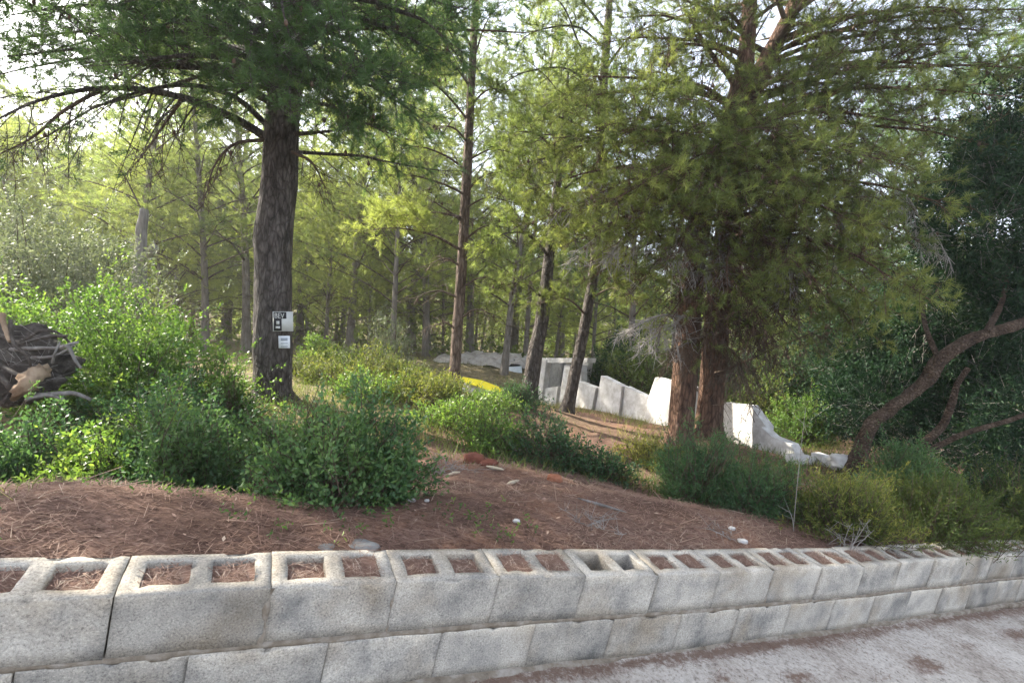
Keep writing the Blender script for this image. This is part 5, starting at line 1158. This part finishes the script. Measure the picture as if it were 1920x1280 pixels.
# ------------------------------------------------------------------ small things on the bank
def gpx(px, d, dz=0.0): return on_ground(px, d, dz)
for k, (px, d, rr, lab) in enumerate([(888, 4.0, (.085, .06, .075), "red clay lump on the needle bank, biggest of the clay pieces"), (918, 3.85, (.06, .045, .035), "flat red clay fragment against the biggest clay lump")]):
    rock("clay_lump", lab, "clay lump", gpx(px, d, .02), rr, 'terracotta', 30+k, .8, amp=.7)
rock("clay_fragment", "orange brown clay fragment under the dark open shrub", "clay fragment", gpx(1040, 3.72, .015), (.055, .04, .045), 'orange', 40, .7, amp=.6)
for k, (px, py, d, a, l, lab) in enumerate([(962, 916, 3.45, .9, .13, "pale wood splinter lying alone on the needles"), (928, 886, 3.75, -.5, .15, "pale wood splinter beside the red clay lump"), (852, 900, 3.6, .2, .08, "short pale splinter in the dry litter left of the clay lump"), (1128, 962, 3.1, -.35, .3, "long grey dead stick on the needle bank before the wall")]):
    p = gpx(px, d, .014); dv = np.array([math.cos(a), math.sin(a)*.8, 0]); e1, e2 = p-dv*l/2, p+dv*l/2; e1[2] = gz([e1[:2]])[0]+.012; e2[2] = gz([e2[:2]])[0]+.02
    g = Geo(); tube(g, np.linspace(e1, e2, 6), np.array([.004, .011, .013, .012, .009, .003])*(.7 if k == 3 else 1), 6, .5, .3, k)
    tag(link("wood_splinter" if k < 3 else "dead_stick", g.mesh("wood_splinter", M['splinter' if k < 3 else 'bark_grey'])), lab, "splinter" if k < 3 else "stick")
rock("grey_stone", "grey stone lying against the back of the block wall", "stone", wf(.72, .30, -.05), (.085, .045, .036), 'stone', 50, .8)
rock("grey_stone", "flat pale stone beside the grey stone behind the wall", "stone", wf(.585, .29, -.05), (.05, .03, .03), 'stone', 51, .8)
for px, d, rr, lab in [(770, 2.66, .020, "white scrap of stone on the needles below the rounded bush"), (800, 2.62, .010, "tiny white pebble beside the white scrap on the needles"), (1392, 2.98, .022, "white pebble on the bank near the feathery bush"), (1372, 3.15, .016, "smaller white pebble above the one by the feathery bush"), (690, 2.85, .026, "pale stone at the lower edge of the sprig bush"), (968, 2.56, .014, "pale brown pebble on the bare needle bank")]:
    rock("pebble", lab, "pebble", gpx(px, d, .006), (rr*1.3, rr, rr), 'white_stone', int(px), .7)
def dead_twigs(name, label, px, d, n, sx, h, seed, mat='twig', ra=.0028):
    r = np.random.default_rng(seed); c = gpx(px, d); t = thing(name, label, "twigs", c); g = Geo()
    for k in range(n):
        b = c+np.array([r.normal(0, sx*.35), r.normal(0, sx*.35), .0]); e = b+np.array([r.normal(0, sx), r.normal(0, sx*.6), abs(r.normal(0, h))+.01])
        q = bez(b, (b+e)/2+rnd_dirs(r, 1)[0]*sx*.3+UP*h*.2, e, 7); tube(g, q, np.linspace(ra, ra*.4, 7), 5)
        A = q[r.integers(2, 6, 5)]; sticks(g, A, A+nrm(rnd_dirs(r, 5)+UP*.2)*r.uniform(.03, .12, 5)[:, None], ra*.5, ra*.25)
    part("twigs", g, M[mat], t, True, 'stuff'); return t
dead_twigs("dead_twigs", "tangle of pale dead twigs on the bank behind the wall", 1115, 2.75, 14, .12, .02, 3)
dead_twigs("dead_twigs", "bare dead twig standing before the bluish green bush", 300, 2.95, 9, .07, .30, 4)
dead_twigs("dead_twigs", "brown heap of dead twigs left of the rounded bush", 480, 3.05, 22, .13, .10, 5, 'twig_brown')
dead_twigs("dead_twigs", "pale lichen covered dead sprig rising behind the wall's middle cells", 1588, 3.25, 10, .06, .12, 6, 'twig', .0026)
dead_twigs("dead_twigs", "grey twigs scattered by the white pebbles", 1360, 3.05, 7, .12, .02, 7)
dead_twigs("dead_twigs", "dry twigs in the litter left of the red clay lump", 830, 3.75, 26, .16, .04, 8)
dead_twigs("dead_twigs", "brown dead brush beneath the low bluish bush", 165, 3.35, 20, .12, .14, 9, 'twig_brown')
dead_twigs("dead_twigs", "dry branches on the ground behind the tall sprig bush", 1790, 4.9, 16, .25, .2, 10)
dead_twigs("tall_stalk", "thin tall dry stalk rising through the dark feathery bush", 1490, 3.4, 2, .05, .50, 12, 'twig', .0026)

# ------------------------------------------------------------------ stuff on the ground: fallen needles, grass
r = np.random.default_rng(88)
def lay(P, n_, L, w, tint, lift, updev):
    N = len(P); a = r.uniform(0, 6.283, N); d = nrm(np.stack([np.cos(a), np.sin(a), r.normal(0, updev, N)], -1))
    l = L*r.uniform(.6, 1.2, N)[:, None]; sd = np.stack([-np.sin(a), np.cos(a), 0*a], -1)*w*.5
    return np.stack([P-d*l*.5-sd+UP*lift, P-d*l*.5+sd+UP*lift, P+d*l*.5+UP*lift], 1).reshape(-1, 3), np.repeat(tint, 3)
n = 90000; s_ = r.uniform(-1.2, 8.5, n); u_ = .21+r.uniform(0, 1, n)**1.25*2.8
keep = r.random(n) < np.clip(.25+1.3*vnoise(np.stack([s_*2.2, u_*2.2, 0*s_], -1), 9), 0, 1); s_, u_ = s_[keep], u_[keep]
xy = WO[:2]+s_[:, None]*Sxy+u_[:, None]*Uxy; z = gz(xy); clump = .03*np.clip(fnoise(np.stack([s_*5, u_*5, 0*s_], -1), 2, 3), 0, 1)
P = np.concatenate([xy, (z+.003+r.uniform(0, 1, len(z))*(.010+clump))[:, None]], 1)
tn = np.clip(.42+.55*(vnoise(P*1.9, 14)-.5)+r.normal(0, .18, len(P)), 0, 1)
g = Geo(); V, T = lay(P, 0, .085, .0028, tn, 0, .22); g.add(V, np.arange(len(V)).reshape(-1, 3), T)
# on the road: along the foot of the wall and in the patches
n = 26000; s_ = r.uniform(-1, 6.5, n); u_ = -r.uniform(0.03, 2.2, n); m_ = litter_mask(s_, u_); k_ = r.random(n) < np.clip((m_-.30)*2.0, 0.012, 1); s_, u_ = s_[k_], u_[k_]
P = WO+s_[:, None]*S+u_[:, None]*U+(road_h(s_, u_)+.003+r.uniform(0, .006, len(s_)))[:, None]*H
V, T = lay(P, 0, .07, .0026, np.clip(r.normal(.45, .22, len(P)), 0, 1), 0, .15); g.add(V, np.arange(len(V)).reshape(-1, 3), T)
tag(link("pine_litter", g.mesh("pine_litter", M['dry_needle']), kind='stuff'), "reddish brown fallen pine needles on the bank behind the wall", "pine litter")
def blades(P, L, w, tint, lean=.5):
    N = len(P); d = nrm(UP+lean*r.normal(0, 1, (N, 3))*np.array([1, 1, .3])); sd = nrm(np.cross(d, rnd_dirs(r, N)))*w*.5
    l = L*r.uniform(.5, 1.25, N)[:, None]
    return np.stack([P-sd, P+sd, P+d*l], 1).reshape(-1, 3), np.repeat(tint, 3)
n = 62000; d_ = 3.9+r.uniform(0, 1, n)**1.3*13; px = r.uniform(380, 1750, n); xy = np.stack([(px-960)/FPX*d_, d_], -1)
pn = vnoise(np.concatenate([xy*1.1, 0*xy[:, :1]], 1), 33); keep = r.random(n) < np.clip((pn-.28)*2.4, 0.04, 1); xy, d_, pn = xy[keep], d_[keep], pn[keep]
P = np.concatenate([xy, gz(xy)[:, None]], 1); gn = vnoise(P*.9+7, 44)
g = Geo(); V, T = blades(P, .13, .0075, np.clip(.25+.75*gn+r.normal(0, .14, len(P)), 0, 1)); g.add(V, np.arange(len(V)).reshape(-1, 3), T)
n = 5000; s_ = r.uniform(-1.0, 4.5, n); u_ = r.uniform(.3, 2.4, n); keep = vnoise(np.stack([s_*1.6, u_*1.6, 0*s_], -1), 71) > .66; s_, u_ = s_[keep], u_[keep]
xy = WO[:2]+s_[:, None]*Sxy+u_[:, None]*Uxy; P = np.concatenate([xy, gz(xy)[:, None]], 1)
V, T = blades(P, .06, .004, np.clip(r.normal(.35, .2, len(P)), 0, 1), .8); g.add(V, np.arange(len(V)).reshape(-1, 3), T)
tag(link("dry_grass", g.mesh("dry_grass", M['grass']), kind='stuff'), "dry and green grass over the clearing beyond the bank", "grass")

# chips of bark, broken twigs and small leaves scattered in the litter
n = 2600; s_ = r.uniform(-1.2, 8, n); u_ = .22+r.uniform(0, 1, n)**1.1*3.0
xy = WO[:2]+s_[:, None]*Sxy+u_[:, None]*Uxy; P = np.concatenate([xy, (gz(xy)+.008)[:, None]], 1)
a = r.uniform(0, 6.283, n); d = np.stack([np.cos(a), np.sin(a), r.normal(0, .2, n)], -1); sd = np.stack([-np.sin(a), np.cos(a), r.normal(0, .3, n)], -1)
l = r.uniform(.006, .018, n)[:, None]; w_ = l*r.uniform(.15, .5, n)[:, None]
V = np.stack([P-d*l, P+sd*w_, P+d*l, P-sd*w_], 1).reshape(-1, 3); g = Geo(); g.add(V, np.arange(4*n).reshape(-1, 4), np.repeat(np.clip(r.normal(.42, .25, n), 0, 1), 4))
n = 420; s_ = r.uniform(-1.0, 7.5, n); u_ = .25+r.uniform(0, 1, n)*2.6; xy = WO[:2]+s_[:, None]*Sxy+u_[:, None]*Uxy; A = np.concatenate([xy, (gz(xy)+.012)[:, None]], 1)
a = r.uniform(0, 6.283, n); sticks(g, A, A+np.stack([np.cos(a), np.sin(a), r.normal(.05, .2, n)], -1)*r.uniform(.03, .16, n)[:, None], .0024, .0012, .8)
tag(link("litter_chips", g.mesh("litter_chips", M['dry_needle']), kind='stuff'), "chips of bark and broken twigs scattered over the needle bank", "litter")
n = 260; s_ = r.uniform(-1.0, 1.6, n); u_ = r.uniform(.28, 1.5, n); keep = vnoise(np.stack([s_*2, u_*2, 0*s_], -1), 171) > .5; s_, u_ = s_[keep], u_[keep]
xy = WO[:2]+s_[:, None]*Sxy+u_[:, None]*Uxy; P = np.concatenate([xy, gz(xy)[:, None]], 1); g = Geo()
leaves(g, P, nrm(rnd_dirs(r, len(P))*.6+UP), 7, .05, .022, .009, r, np.clip(r.normal(.5, .2, len(P)), 0, 1))
tag(link("low_weeds", g.mesh("low_weeds", M['lentisk']), kind='stuff'), "small green weeds sprouting through the needles near the wall", "weeds")
